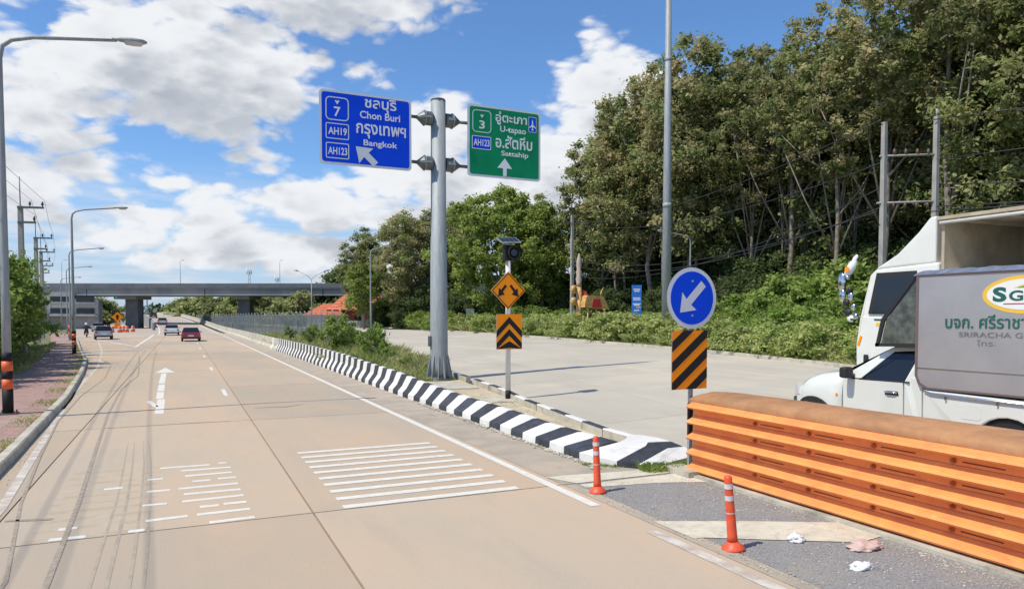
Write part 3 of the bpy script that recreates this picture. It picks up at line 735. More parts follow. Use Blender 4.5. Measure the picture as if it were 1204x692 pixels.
# arrow pointing down-left
c_, s_ = math.cos(R(225)), math.sin(R(225))
def rot(l, w): return (7.41 + l*c_ - w*s_, 2.80 + l*s_ + w*c_)
arrow(rp, pr_, [rot(*p) for p in ((.33,0),(.07,.20),(.085,.065),(-.33,.065),(-.33,-.065),(.085,-.065),(.07,-.20))], M_edge, .006)
for z in (3.07, 2.52): b = MB(); b.tube([(-.02,-.054,z),(-.02,-.062,z)], .018, 10, sm=False); b.build('bolt', M_back, rp)
x0, x1, z0, z1 = 7.03, 7.73, 1.34, 2.28
plate('striped_plate', [(x0,z0),(x1,z0),(x1,z1),(x0,z1)], pr_, -.015, 0, M_oran, rp, M_back)
def clip(P, axis, lim, keep_less):
    out = []
    for k in range(len(P)):
        a, c = P[k], P[(k+1) % len(P)]
        ia = (a[axis] <= lim) == keep_less; ic = (c[axis] <= lim) == keep_less
        if ia: out.append(a)
        if ia != ic:
            t = (lim - a[axis]) / (c[axis] - a[axis]); out.append((a[0]+(c[0]-a[0])*t, a[1]+(c[1]-a[1])*t))
    return out
for k in range(5):
    zb = z0 - .38 + k * .325
    P = [(x0, zb), (x1, zb+.56), (x1, zb+.56+.165), (x0, zb+.165)]
    P = clip(clip(P, 1, z0, False), 1, z1, True)
    if len(P) > 2: arrow(rp, pr_, P, M_black, .004, 'stripe')

# ------------------------------------------------------------------ flexible bollards, litter
def bollard(x, y, lean, label):
    e = empty('flexible_bollard', (x, y, 0)); tag(e, label, 'bollard', 'orange flexible bollards on the gore')
    e.rotation_euler = (0, lean, 0)
    b = MB(); b.tube([(0,0,0),(0,0,.025),(0,0,.05),(0,0,.09)], [.125,.12,.085,.06], 18); b.build('base', M_boll, e)
    b = MB(); b.tube([(0,0,.08),(0,0,.15),(0,0,.70),(0,0,.79),(0,0,.805),(0,0,.812)], [.058,.053,.043,.042,.034,.01], 18); b.build('tube', M_boll, e)
    for z in (.43,.57,.70): b = MB(); b.tube([(0,0,z-.028),(0,0,z+.028)], [.0485,.0470], 18, caps=False); b.build('reflective_band', M_refl, e)
    for k in range(4):
        t = R(45+90*k); b = MB(); b.tube([(.1*math.cos(t),.1*math.sin(t),.02),(.1*math.cos(t),.1*math.sin(t),.034)], .012, 6, sm=False); b.build('bolt', M_trim, e)
bollard(5.34, 8.60, R(-2.5), 'orange bollard nearer the striped kerb nose, standing almost upright')
bollard(5.35, 5.86, R(-6), 'orange bollard leaning slightly beside the orange crash barrier')
def crumple(name, x, y, z, sx, sy, sz, m, label, cat, seed):
    import bmesh
    from mathutils import noise
    bm = bmesh.new(); bmesh.ops.create_icosphere(bm, subdivisions=4, radius=1)
    for v in bm.verts:
        n = noise.noise(v.co*1.7 + Vector((seed, 0, 0))) * .55 + noise.noise(v.co*5 + Vector((seed, 3, 0))) * .16
        v.co *= 1 + n; v.co.z = max(v.co.z, -.3); v.co = Vector((v.co.x*sx, v.co.y*sy, (v.co.z+.3)*sz))
    for f in bm.faces: f.smooth = True
    me = bpy.data.meshes.new(name); bm.to_mesh(me); bm.free(); me.materials.append(m)
    o = bpy.data.objects.new(name, me); COL.objects.link(o); o.location = (x, y, z); tag(o, label, cat); return o
crumple('litter_bag', 6.18, 5.78, .0, .09, .07, .06, M_paper, 'small crumpled white litter on the cream band', 'litter', 1)
crumple('cloth_rag', 6.68, 5.30, .0, .19, .13, .05, M_rag, 'crumpled pinkish rag lying beside the orange barrier', 'rag', 4)
crumple('plastic_bag', 6.12, 4.88, -.004, .13, .07, .05, M_paper, 'flattened pale plastic bag on the asphalt in the near foreground', 'litter', 9)

# ------------------------------------------------------------------ pickup with box
pk = empty('pickup_truck', (10.9, 7.4, .13)); tag(pk, 'white pickup with a tall grey cargo box passing behind the orange barrier', 'pickup truck')
OX, OY, OZ = 10.9, 7.4, .13
def hwf(y, z):
    w = .90
    if y > 9.0: w -= .42 * (y - 9.0) ** 2 / .7
    if z > 1.50: w -= (z - 1.50) * .34
    if z < .8: w -= (.8 - z) * .08
    return w
def P0(s, dw=0): return lambda y, z: (s*(hwf(y, z)+dw), y - OY, z - OZ)
def arch(yc, zc, r, a0, a1, n=10): return [(yc + r*math.cos(R(a0+(a1-a0)*k/n)), zc + r*math.sin(R(a0+(a1-a0)*k/n))) for k in range(n+1)]
FA, RA, WZ = 9.02, 5.78, .52
AR = .45
front = [(8.42,.50)] + [(FA-AR-.02,.50)] + arch(FA, WZ+.12, AR+.04, 180, 0, 12) + [(9.62,.62),(9.74,.72),(9.76,1.0),(9.70,1.20),(9.52,1.34),(9.2,1.46),(8.8,1.56),(8.42,1.60)]
rings = []
for yv, zt, zb in ((8.42,1.585,.5),(8.7,1.575,.5),(8.95,1.545,.5),(9.2,1.48,.5),(9.4,1.39,.52),(9.55,1.30,.54),(9.66,1.20,.56),(9.73,1.08,.6),(9.76,.95,.66)):
    w = hwf(yv, 1.0); q = [(-w+.03, zb),(-w, zb+.2),(-w, zt-.42),(-w+.015, zt-.24),(-w+.06, zt-.12),(-w+.15, zt-.04),(-w+.32, zt-.005),(0, zt+.03)]
    q = q + [(-x, z) for x, z in reversed(q[:-1])]
    rings.append([(x, yv-OY, z-OZ) for x, z in q])
b = MB(); b.loft(rings, sm=True); b.build('front_body', M_cw, pk)
for s in (-1, 1):
    b = MB(); b.prism(arch(FA, WZ+.10, AR+.05, 200, -20, 18), P0(s, .03), P0(s, -.05)); b.build('wheel_arch', M_trim, pk)
b = MB(); b.prism([(9.52,.60),(9.82,.62),(9.86,.80),(9.84,1.02),(9.60,1.04),(9.50,.9)], P0(-1, .012), P0(1, .012)); b.build('bumper', M_trim, pk, bevel=.03)
for s in (-1, 1):
    b = MB(); b.prism([(9.40,1.10),(9.70,1.06),(9.66,1.22),(9.50,1.30)], P0(s, .004), P0(s, -.10)); b.build('headlight', M_lens, pk, bevel=.015)
    b = MB(); b.tube([(s*.905, 8.52-OY, 1.20-OZ),(s*.915, 8.52-OY, 1.20-OZ)], .022, 10, sm=False); b.build('side_lamp', M_oran, pk)
door = [(8.41,.50),(8.41,1.50),(7.30,1.52),(7.30,.50)]
b = MB(); b.prism([(8.41,.45),(8.41,1.60),(7.0,1.56),(7.0,.45)], P0(-1,-.02), P0(1,-.02)); b.build('cab_body', M_cw, pk)
for s in (-1, 1):
    b = MB(); b.prism([(8.405,.52),(8.405,1.475),(7.315,1.495),(7.315,.52)], P0(s), P0(s,-.03)); d_ = b.build('door', M_cw, pk, bevel=.008)
    b = MB(); b.prism([(7.38,1.285),(7.40,1.35),(7.60,1.345),(7.62,1.285)], P0(s,.003), P0(s,-.01)); b.build('handle_recess', M_trim, d_)
    b = MB(); b.tube([(s*.915,7.40-OY,1.325-OZ),(s*.935,7.45-OY,1.33-OZ),(s*.935,7.56-OY,1.33-OZ),(s*.915,7.61-OY,1.325-OZ)], .014, 8); b.build('handle', M_chrome, d_)
    b = MB(); b.prism([(8.41,.48),(8.41,.515),(7.02,.515),(7.02,.48)], P0(s,.02), P0(s,-.1)); b.build('sill', M_trim, pk)
    b = MB(); b.prism([(7.295,.52),(7.295,1.50),(7.13,2.0),(7.03,2.0),(7.01,1.40),(7.01,.52)], P0(s), P0(s,-.04)); b.build('rear_pillar', M_cw, pk, bevel=.008)
    b = MB(); b.prism([(8.10,1.50),(8.04,1.50),(7.58,1.955),(7.30,1.985),(7.16,1.98),(7.30,1.505)], P0(s,-.012), P0(s,-.03)); b.build('side_window', M_glass, pk)
    b = MB(); b.prism([(8.42,1.56),(8.30,1.585),(7.62,2.015),(7.1,2.045),(7.1,1.99),(7.58,1.955),(8.06,1.50),(8.42,1.50)], P0(s), P0(s,-.05)); b.build('door_frame', M_cw, pk, bevel=.008)
    b = MB(); b.prism([(8.10,1.485),(8.10,1.505),(7.22,1.515),(7.22,1.495)], P0(s,.004), P0(s,-.02)); b.build('window_seal', M_trim, pk)
b = MB(); r0 = [(-.70,7.62-OY,2.02-OZ),(.70,7.62-OY,2.02-OZ),(.70,7.05-OY,2.06-OZ),(-.70,7.05-OY,2.06-OZ)]
b.prism([(7.64,1.99),(7.62,2.04),(7.3,2.075),(7.03,2.07),(7.03,2.0)], P0(-1,-.02), P0(1,-.02)); b.build('roof', M_cw, pk, bevel=.02)
b = MB(); w = .80
b.poly([(-.88,8.40-OY,1.585-OZ),(.88,8.40-OY,1.585-OZ),(.70,7.63-OY,2.02-OZ),(-.70,7.63-OY,2.02-OZ)]); b.build('windscreen', M_glass, pk)
# mirrors
for s in (-1, 1):
    b = MB(); b.box(s*1.03-.10, s*1.03+.10, 8.16-OY, 8.30-OY, 1.50-OZ, 1.68-OZ); b.build('side_mirror', M_trim, pk, bevel=.035)
    b = MB(); b.tube([(s*.86, 8.2-OY, 1.50-OZ), (s*.98, 8.22-OY, 1.54-OZ)], .03, 8); b.build('mirror_stalk', M_trim, pk)
# bed
bed = [(6.98,.50),(RA+AR+.04,.50)] + arch(RA, WZ+.13, AR+.04, 0, 180, 12) + [(3.9,.55),(3.85,.7),(3.85,1.36),(6.98,1.42)]
b = MB(); b.prism(bed, P0(-1, .01), P0(1, .01)); b.build('cargo_bed', M_cw, pk, bevel=.02)
b = MB(); b.prism(rrect(6.12, 6.42, 1.06, 1.27, .05), P0(-1, .014), P0(-1, 0)); b.build('fuel_flap', M_cw, pk)
b = MB(); b.tube([(-.925, 6.95-OY, 1.40-OZ), (-.935, 6.85-OY, 1.375-OZ), (-.935, 4.0-OY, 1.33-OZ)], .014, 8)
for yv in (6.62, 5.9, 5.1, 4.3): b.box(-.94, -.91, yv-OY-.012, yv-OY+.012, 1.30-OZ, 1.37-OZ)
b.build('tie_rail', M_chrome, pk)
def wheel(parent, x, y, z, r, w, name='wheel', rimm=None, spokes=True):
    e = MB(); s = -1 if x < 0 else 1
    e.tube([(x - w/2*s, y, z), (x - w*.46*s, y, z), (x + w*.42*s, y, z), (x + w/2*s, y, z)], [r*.94, r, r, r*.93], 28)
    t = e.build(name, M_tyre, parent)
    h = MB(); h.tube([(x + w/2*s, y, z), (x + w/2*s + .006*s, y, z)], [r*.66, r*.64], 24); h.tube([(x + w/2*s, y, z), (x + w/2*s + .03*s, y, z)], [r*.18, r*.14], 12)
    h.build('rim', rimm or M_rim, t)
    if spokes:
        for k in range(6):
            a = R(60*k + 12); M_ = Matrix.Translation((x + w/2*s + .008*s, y, z)) @ Matrix.Rotation(a, 4, 'X')
            h = MB(); h.box(-.008, .010, -.035, .035, r*.15, r*.60, M=M_); h.build('spoke', M_chrome, t)
    return t
for x in (-.79, .79):
    wheel(pk, x, FA-OY, .37, .37, .22); wheel(pk, x, RA-OY, .37, .37, .22)
for yc in (FA, RA):
    b = MB(); b.tube([(-.86, yc-OY, WZ+.12-OZ), (.86, yc-OY, WZ+.12-OZ)], AR+.03, 20, sm=False); b.build('wheel_well', M_trim, pk)
# cargo box
bx_prof = [(7.10,1.62),(7.04,1.50),(6.92,1.44),(2.9,1.44),(2.9,3.10),(7.10,3.12)]
BX = lambda s, dw=0: (lambda y, z: (s*(.915+dw), y - OY, z - OZ))
b = MB(); b.prism(bx_prof, BX(-1), BX(1)); cbx = b.build('cargo_box', M_box, pk, bevel=.015)
b = MB(); b.prism([(7.09,1.735),(7.09,1.75),(2.92,1.75),(2.92,1.735)], BX(-1,.008), BX(-1,-.005)); b.build('moulding', M_chrome, cbx)
b = MB(); b.prism([(7.11,1.62),(7.05,1.49),(6.92,1.43),(2.9,1.43),(2.9,1.46),(6.90,1.46),(7.02,1.52),(7.07,1.62),(7.07,3.09),(2.9,3.07),(2.9,3.11),(7.11,3.13)], BX(-1,.006), BX(-1,-.004)); b.build('edge_trim', mat('brownish_trim', (.15,.11,.10), .5), cbx)
b = MB()
import bmesh
from mathutils import noise
gx, gy = 14, 60; V = []
for i in range(gx+1):
    for j in range(gy+1):
        x = -.93 + 1.86*i/gx; yv = 7.16 - 4.2*j/gy
        z = 3.135 + .09*math.sin(math.pi*i/gx)**.5 + .035*noise.noise(Vector((x*6, yv*6, 0))) if 0 < i < gx else 3.115
        V.append((x, yv-OY, z-OZ))
b.v = V
for i in range(gx):
    for j in range(gy):
        k = i*(gy+1)+j; b.f.append([k, k+gy+1, k+gy+2, k+1]); b.m.append(0); b.sm.append(False)
b.build('foil_roof_sheet', M_foil, cbx)
# triangular vent over the cab
b = MB(); b.prism([(7.11,3.05),(7.11,2.06),(7.72,2.04),(7.62,2.45)], BX(-1,-.02), BX(1,-.02)); b.build('overcab_window', mat('hazy_window', (.10,.115,.10), .22, var=.4, scale=5, spec=.6), cbx)
for P in ([(7.12,3.10),(7.16,3.10),(7.70,2.47),(7.80,2.03),(7.74,2.03),(7.64,2.44)], [(7.80,2.03),(7.80,2.08),(7.10,2.10),(7.10,2.05)]):
    for s in (-1, 1): b = MB(); b.prism(P, BX(s,-.005), BX(s,-.035)); b.build('overcab_frame', M_trim, cbx)
plb = lambda a, c, off=0: (-.915 - off, -a, c - OZ)     # a grows towards the rear = to the right when seen from the road
A_ = lambda yw: -(yw - OY)
ell = lambda ra, rb, n=36: [(A_(5.58) + ra*math.cos(2*math.pi*k/n), 2.795 + rb*math.sin(2*math.pi*k/n)) for k in range(n)]
plate('logo_ring', ell(.56,.255), plb, .001, .003, M_yel, cbx); plate('logo_field', ell(.50,.205), plb, .004, .006, M_logow, cbx)
text_part('S', cbx, M_dkgreen, (A_(6.00),A_(5.82),2.70,2.90), plb, .045, .008); text_part('GF', cbx, M_dkgreen, (A_(5.79),A_(5.48),2.71,2.85), plb, .03, .008)
arrow(cbx, plb, [(A_(5.74),2.88),(A_(5.60),2.93),(A_(5.50),2.96),(A_(5.35),2.90),(A_(5.52),2.92)], M_yel, .008, 'logo_leaf')
arrow(cbx, plb, [(A_(5.70),2.88),(A_(5.50),2.935),(A_(5.35),2.88)], M_grnb, .007, 'logo_leaf')
arrow(cbx, plb, [(A_(5.86),2.665),(A_(5.2),2.665),(A_(5.2),2.68),(A_(5.86),2.68)], M_red, .008, 'logo_line')
text_part('บจก. ศรีราชากรีน', cbx, M_dkgreen, (A_(6.65),A_(5.20),2.34,2.53), plb, .012, .003)
text_part('SRIRACHA GREEN', cbx, M_gtext, (A_(6.45),A_(5.25),2.22,2.29), plb, .0, .003)
text_part('โทร.', cbx, M_gtext, (A_(6.20),A_(5.95),2.10,2.18), plb, .0, .003)

# ------------------------------------------------------------------ large truck behind
tk = empty('cargo_truck', (14.5, 8.0, .2)); tag(tk, 'large white truck with roof deflector and open cargo body behind the pickup', 'truck')
TX, TY, TZ = 14.5, 8.0, .2
TP = lambda s, dw=0: (lambda y, z: (s*(1.28 + dw - (.05 if z > 3.3 else 0)), y - TY, z - TZ))
cab = [(9.0,.9),(10.62,.9),(10.78,1.25),(10.80,1.9),(10.72,2.45),(10.52,3.38),(10.38,3.50),(9.0,3.56)]
b = MB(); b.prism(cab, TP(-1), TP(1)); b.build('cab', M_tw, tk, bevel=.05, seg=3)
b = MB(); b.prism([(10.42,2.66),(10.28,3.36),(9.50,3.36),(9.50,2.62),(10.40,2.58)], TP(-1,.006), TP(-1,-.01)); b.build('side_window', M_glass, tk)
b = MB(); b.prism([(10.50,2.56),(10.35,3.42),(9.44,3.42),(9.44,2.55)], TP(-1,.003), TP(-1,-.01)); b.build('window_seal', M_trim, tk)
b = MB(); b.prism([(10.60,1.05),(10.62,2.5),(9.42,2.48),(9.42,1.05)], TP(-1,.004), TP(-1,-.02)); b.build('door', M_tw, tk, bevel=.01)
b = MB(); b.poly([(-1.1,10.77-TY+.02,2.45-TZ),(1.1,10.77-TY+.02,2.45-TZ),(1.05,10.58-TY+.02,3.3-TZ),(-1.05,10.58-TY+.02,3.3-TZ)]); b.build('windscreen', M_glass, tk)
b = MB(); b.prism([(10.3,2.30),(10.3,2.38),(9.6,2.36),(9.6,2.28)], TP(-1,.008), TP(-1,0)); b.build('door_stripe', M_yel, tk)
b = MB(); b.prism([(10.35,2.42),(10.35,2.46),(9.7,2.44),(9.7,2.40)], TP(-1,.008), TP(-1,0)); b.build('door_lettering_strip', M_dkgreen, tk)
b = MB(); b.prism([(10.76,1.9),(10.68,2.1),(10.64,2.08),(10.70,1.88)], TP(-1,.008), TP(-1,-.03)); b.build('indicator', M_oran, tk)
b = MB(); b.box(-1.3,1.3,10.6-TY,10.86-TY,.45-TZ,.95-TZ); b.build('bumper', M_tw, tk, bevel=.05)
b = MB(); b.box(-1.34,-1.29,10.46-TY,10.56-TY,1.25-TZ,1.70-TZ); b.build('fender_mirror', M_trim, tk, bevel=.02)
# deflector
b = MB(); b.prism([(10.42,3.50),(9.9,3.78),(9.45,4.18),(9.22,4.44),(9.08,4.46),(9.08,3.55)], TP(-1,-.02), TP(1,-.02)); b.build('roof_deflector', M_tw, tk, bevel=.04, seg=3)
# open cargo body
b = MB(); b.box(-1.3,1.3,-7,.95,1.0-TZ,3.38-TZ); b.build('body_side', M_tw, tk, bevel=.02)
b = MB(); b.box(-1.3,1.3,-7,1.02,4.36-TZ,4.42-TZ); b.build('body_roof', M_tan, tk)
b = MB(); b.box(1.24,1.30,-7,.95,3.38-TZ,4.36-TZ); b.build('far_side_panel', M_tan, tk)
b = MB(); b.box(-1.22,1.24,.90,.96,3.38-TZ,4.36-TZ); b.build('front_bulkhead', M_tan, tk)
for k in range(9):
    yv = .6 - .85*k; b = MB(); b.box(1.18,1.24,yv-.04,yv+.04,3.38-TZ,4.36-TZ); b.box(-1.28,1.24,yv-.03,yv+.03,4.29-TZ,4.36-TZ); b.build('body_rib', M_tan, tk)
b = MB(); b.box(-1.32,-1.26,-.95,-.85,3.38-TZ,4.38-TZ); b.tube([(-1.29,.95,4.30-TZ),(-1.29,-7,4.30-TZ)], .03, 8); b.build('corner_post', M_tw, tk)
b = MB(); b.box(-1.0,1.0,-7,2.6,.6-TZ,.95-TZ); b.build('chassis', M_trim, tk)
for yv in (1.75, -4.2, -5.4):
    for x in (-1.12, 1.12): wheel(tk, x, yv, .50, .50, .30, spokes=False)
# mirror cluster with dangling ornaments at the front corner
mrr = MB(); mrr.tube([(-1.25,10.85-TY,2.42-TZ),(-1.0,11.15-TY,2.45-TZ),(-.95,11.40-TY,2.7-TZ),(-.95,11.35-TY,3.35-TZ),(-.92,11.18-TY,3.62-TZ)], .022, 8)
ma = mrr.build('mirror_arm', M_trim, tk)
for (yv, z, w_, h_, m_) in ((11.44,3.28,.10,.22,M_chrome),(11.42,2.98,.09,.15,M_chrome),(11.28,3.38,.05,.05,M_chrome),(11.22,3.10,.06,.07,M_trim),(11.20,2.95,.08,.10,M_chrome),(11.30,2.82,.07,.08,M_trim),(11.12,2.72,.07,.08,M_chrome),(11.26,2.60,.09,.08,M_trim),(11.06,2.52,.07,.07,M_chrome),(11.18,2.46,.10,.08,M_tw)):
    b = MB(); rings = []
    for k in range(7):
        t = math.pi*k/6 - math.pi/2; rr_ = max(math.cos(t), .02)
        rings.append([(-.97 + .05*rr_*math.cos(2*math.pi*j/12), yv - TY + w_*rr_*math.sin(2*math.pi*j/12), z - TZ + h_*math.sin(t)) for j in range(12)])
    b.loft(rings, sm=True); b.build('mirror_head', m_, ma)
b = MB(); rings = []
for k, (r_, dz) in enumerate(((.02,-.2),(.09,-.16),(.12,-.03),(.10,.10),(.055,.16),(.06,.22),(.02,.27))):
    rings.append([(-.95 + r_*.6*math.cos(2*math.pi*j/12), 11.22-TY - dz*.55 + r_*math.sin(2*math.pi*j/12), 3.60-TZ + dz) for j in range(12)])
b.loft(rings, sm=True); b.build('ornament', M_logow, ma)
b = MB(); b.tube([(-1.03,11.26-TY,3.56-TZ),(-1.035,11.26-TY,3.56-TZ)], .06, 12, sm=False); b.build('ornament_spot', M_oran, ma)

# ------------------------------------------------------------------ other vehicles
def far_car(name, x, y, z, rz, paint, label, style='sedan', W_=1.72, L_=4.4, Hh=1.45, front_view=False):
    e = empty(name, (x, y, z), rz); tag(e, label, 'car')
    hw = W_/2
    k = Hh/1.45
    side = [(-L_/2,.45),(-L_/2+.05,.32),(L_/2-.1,.30),(L_/2,.5),(L_/2-.05,.72),(L_/2-.9,.93),(-L_/2+.5,.98),(-L_/2+.03,.92)]
    H_ = lambda s: (lambda a, c: (s*(hw - (.10 if abs(a) > L_/2-.12 else 0)), a, c*k))
    b = MB(); b.prism(side, H_(-1), H_(1)); b.build('body', paint, e, bevel=.05)
    tl = {'sedan': -L_/2+.55, 'hatch': -L_/2+.12, 'van': -L_/2+.06}[style]
    ca = [(tl-.05,.95),(tl+(.55 if style=='sedan' else .3),Hh/k*.985),(.35,Hh/k),(1.15,.92)]
    G_ = lambda s: (lambda a, c: (s*(hw - .06 - (.20 if c > 1.2 else 0)), a, c*k))
    b = MB(); b.prism(ca, G_(-1), G_(1)); b.build('glasshouse', M_glass, e, bevel=.03)
    b = MB(); b.box(-hw+.27, hw-.27, tl+(.52 if style=='sedan' else .27), .38, Hh-.03, Hh+.015); b.build('roof', paint, e, bevel=.02)
    for s in (-1, 1):
        b = MB(); b.box(s*(hw-.17)-.13, s*(hw-.17)+.13, -L_/2-.015, -L_/2+.1, .70*k, .88*k); b.build('tail_light', M_red, e)
        b = MB(); b.box(s*(hw+.05)-.07, s*(hw+.05)+.07, .85, .95, .92*k, 1.04*k); b.build('side_mirror', paint, e)
        for yv in (-L_/2+.85, L_/2-.9): wheel(e, s*(hw-.12), yv, .31, .31, .2, spokes=False)
    b = MB(); b.box(-.26,.26,-L_/2-.02,-L_/2+.02,.56*k,.68*k); b.build('number_plate', M_white, e)
    b = MB(); b.box(-hw+.1,hw-.1,-L_/2-.03,-L_/2+.1,.28*k,.42*k); b.build('bumper', M_trim, e)
    return e
P_red = mat('dark_red_paint', (.23,.012,.02), .25, coat=.8); P_silver = mat('silver_paint', (.42,.43,.45), .3, metal=.5, coat=.5)
P_wht = mat('white_paint', (.68,.69,.70), .3, coat=.6); P_dk = mat('dark_grey_paint', (.05,.055,.06), .3, coat=.6)
far_car('parked_car' if 0 else 'car', .75, 81.0, 0, 0, P_red, 'dark red saloon in the right lane, nearest car on the road', 'sedan', 1.85, 4.5, 1.38)
far_car('car', -1.35, 107.5, 0, 0, P_wht, 'white saloon ahead of the red car', 'sedan', 1.85, 4.5, 1.45)
far_car('car', -8.05, 91.0, 0, R(7), P_silver, 'silver hatchback near the left kerb', 'hatch', 1.8, 4.0, 1.5)
far_car('car', -3.9, 168.0, ramp_z(166), R(2), P_silver, 'small silver car climbing the ramp beyond the white saloon', 'sedan', 1.9, 4.5, 1.5)
far_car('car', -7.2, 215.0, ramp_z(213), R(4), P_dk, 'dark car farthest up the ramp', 'sedan', 1.9, 4.5, 1.5)
far_car('car', -13.2, 140.0, 0, R(8), P_wht, 'white car on the side carriageway beside the bridge pier', 'hatch', 1.8, 4.2, 1.5)
far_car('van', -15.5, 300.0, ramp_z(300), R(6), P_wht, 'white van at the top of the ramp', 'van', 2.0, 5, 2.1)

# motorcycle and rider
mc = empty('motorcycle', (-10.75, 101, 0), R(8)); tag(mc, 'dark motorcycle near the left kerb ridden by a person in a white helmet', 'motorcycle')
for yv in (-.62, .62): wheel(mc, .03, yv, .29, .29, .10, spokes=False)
b = MB(); b.tube([(0,-.75,.62),(0,-.3,.60),(0,.1,.55),(0,.35,.75),(0,.5,.95)], [.08,.13,.12,.10,.05], 10); b.build('frame', M_trim, mc)
b = MB(); b.tube([(-.33,.42,1.02),(0,.5,1.0),(.33,.42,1.02)], .02, 8); b.build('handlebar', M_trim, mc)
b = MB(); b.box(-.08,.08,-.86,-.80,.55,.68); b.build('tail_light', M_red, mc)
b = MB(); b.box(-.11,.11,-.88,-.86,.36,.50); b.build('number_plate', M_white, mc)
def skinned(name, verts, edges, radii, m, parent, root=0):
    me = bpy.data.meshes.new(name); me.from_pydata(verts, edges, []); me.materials.append(m)
    o = bpy.data.objects.new(name, me); COL.objects.link(o); o.parent = parent
    sk = o.modifiers.new('skin', 'SKIN'); me.skin_vertices[0].data
    for i, r in enumerate(radii): me.skin_vertices[0].data[i].radius = (r, r) if not isinstance(r, tuple) else r
    me.skin_vertices[0].data[root].use_root = True
    sb = o.modifiers.new('sub', 'SUBSURF'); sb.levels = 1; sb.render_levels = 1
    return o
rd = empty('person', (-10.75, 101, 0), R(8)); tag(rd, 'rider in dark clothes and white helmet sitting on the motorcycle', 'person')
V = [(0,-.35,.78),(0,-.30,1.05),(0,-.25,1.30),(0,-.22,1.42),(0,-.2,1.56),(-.2,-.25,1.33),(-.34,-.02,1.12),(-.33,.35,1.05),(.2,-.25,1.33),(.34,-.02,1.12),(.33,.35,1.05),(-.12,-.33,.76),(-.19,.08,.70),(-.16,.05,.32),(-.16,.2,.27),(.12,-.33,.76),(.19,.08,.70),(.16,.05,.32),(.16,.2,.27)]
Eg = [(0,1),(1,2),(2,3),(3,4),(2,5),(5,6),(6,7),(2,8),(8,9),(9,10),(0,11),(11,12),(12,13),(13,14),(0,15),(15,16),(16,17),(17,18)]
skinned('body', V, Eg, [.16,.15,.17,.07,.09,.09,.06,.04,.09,.06,.04,.11,.09,.06,.045,.11,.09,.06,.045], M_cloth, rd)
b = MB(); b.tube([(0,-.2,1.50),(0,-.2,1.56),(0,-.2,1.66),(0,-.2,1.75),(0,-.2,1.79)], [.11,.14,.15,.10,.03], 14); b.build('helmet', M_white, rd)

# ------------------------------------------------------------------ lamp posts
def street_lamp(x, y, label, arm=3.1, rz=0, bands=True, zt=9.25, detail=True, group='grey street lamps along the left pavement', m=None):
    e = empty('street_lamp', (x, y, .12), rz); tag(e, label, 'street lamp', group)
    m = m or M_galv
    b = MB(); b.tube([(0,0,0),(0,0,3),(0,0,8.6),(.06,0,8.9),(.25,0,9.07),(.7,0,9.2),(arm-.6,0,9.42)], [.105,.095,.06,.055,.05,.045,.038], 12); b.build('pole', m, e)
    b = MB(); b.box(-.2,.2,-.2,.2,-.02,.03)
    for sx in (-1,1):
        for sy in (-1,1): b.tube([(sx*.15,sy*.15,.03),(sx*.15,sy*.15,.09)], .018, 6, sm=False)
    b.build('base_plate', M_galvd, e)
    hd = MB(); rings = []
    for t, w_, h_ in ((0,.045,.045),(.12,.055,.05),(.18,.09,.07),(.5,.12,.085),(.72,.105,.07),(.80,.03,.03)):
        rings.append([(arm-.72+t, w_*math.cos(2*math.pi*j/14), 9.44+.03*t + h_*math.sin(2*math.pi*j/14)*(1 if math.sin(2*math.pi*j/14) > 0 else .6)) for j in range(14)])
    hd.loft(rings, sm=True); h = hd.build('lamp_head', M_galv, e)
    ln = MB(); rings = []
    for t, w_ in ((.25,.03),(.32,.09),(.5,.10),(.66,.085),(.72,.02)):
        rings.append([(arm-.72+t, w_*math.cos(math.pi*j/8), 9.43 - w_*.95*math.sin(math.pi*j/8)) for j in range(9)])
    ln.loft(rings, sm=True, closed=False); ln.build('lens', M_lens, h)
    if bands:
        for k, (z0_, z1_) in enumerate(((.03,.62),(.62,.86),(.86,1.06),(1.06,1.30),(1.30,1.50))):
            b = MB(); b.tube([(0,0,z0_),(0,0,z1_)], .118, 14, caps=True); b.build('painted_band', M_black if k % 2 == 0 else M_boll2, e)
    return e
M_boll2 = mat('band_orange', (.80,.14,.04), .5, var=.1, scale=8)
street_lamp(-3.91, 20.9, 'grey street lamp with black and orange bands in the left foreground')
street_lamp(-6.3, 52.8, 'second grey street lamp with banded foot, farther along the left kerb')
street_lamp(-10.4, 84.7, 'third street lamp along the left kerb, behind the banded one', bands=False)
street_lamp(-14.6, 116, 'fourth street lamp, just in front of the bridge', bands=False)
street_lamp(-19.5, 148, 'far street lamp seen under the bridge on the left', bands=False)
street_lamp(38.9, 48.1, 'thin street lamp behind the round blue sign, before the wood', arm=3.3, rz=R(180), bands=False, group='street lamps on the right side')
street_lamp(17.0, 70, 'slim street lamp beside the small leaning tree in the median', bands=False, group='street lamps on the right side', arm=2)
dl = empty('double_street_lamp', (19.0, 118, 0)); tag(dl, 'double armed street lamp rising beyond the fence near the house', 'street lamp')
b = MB(); b.tube([(0,0,0),(0,0,8.6)], [.1,.06], 10); b.build('pole', M_galv, dl)
for s in (-1, 1):
    b = MB(); b.tube([(0,0,8.5),(s*.6*.9,-s*.25,9.1),(s*2.2*.9,-s*.9,9.9)], .04, 8); b.build('arm', M_galv, dl)
    b = MB(); b.tube([(s*2.1*.9,-s*.88,9.88),(s*2.4*.9,-s*1.0,9.98),(s*2.9*.9,-s*1.2,10.05)], [.07,.13,.05], 10); b.build('lamp_head', M_galv, dl)
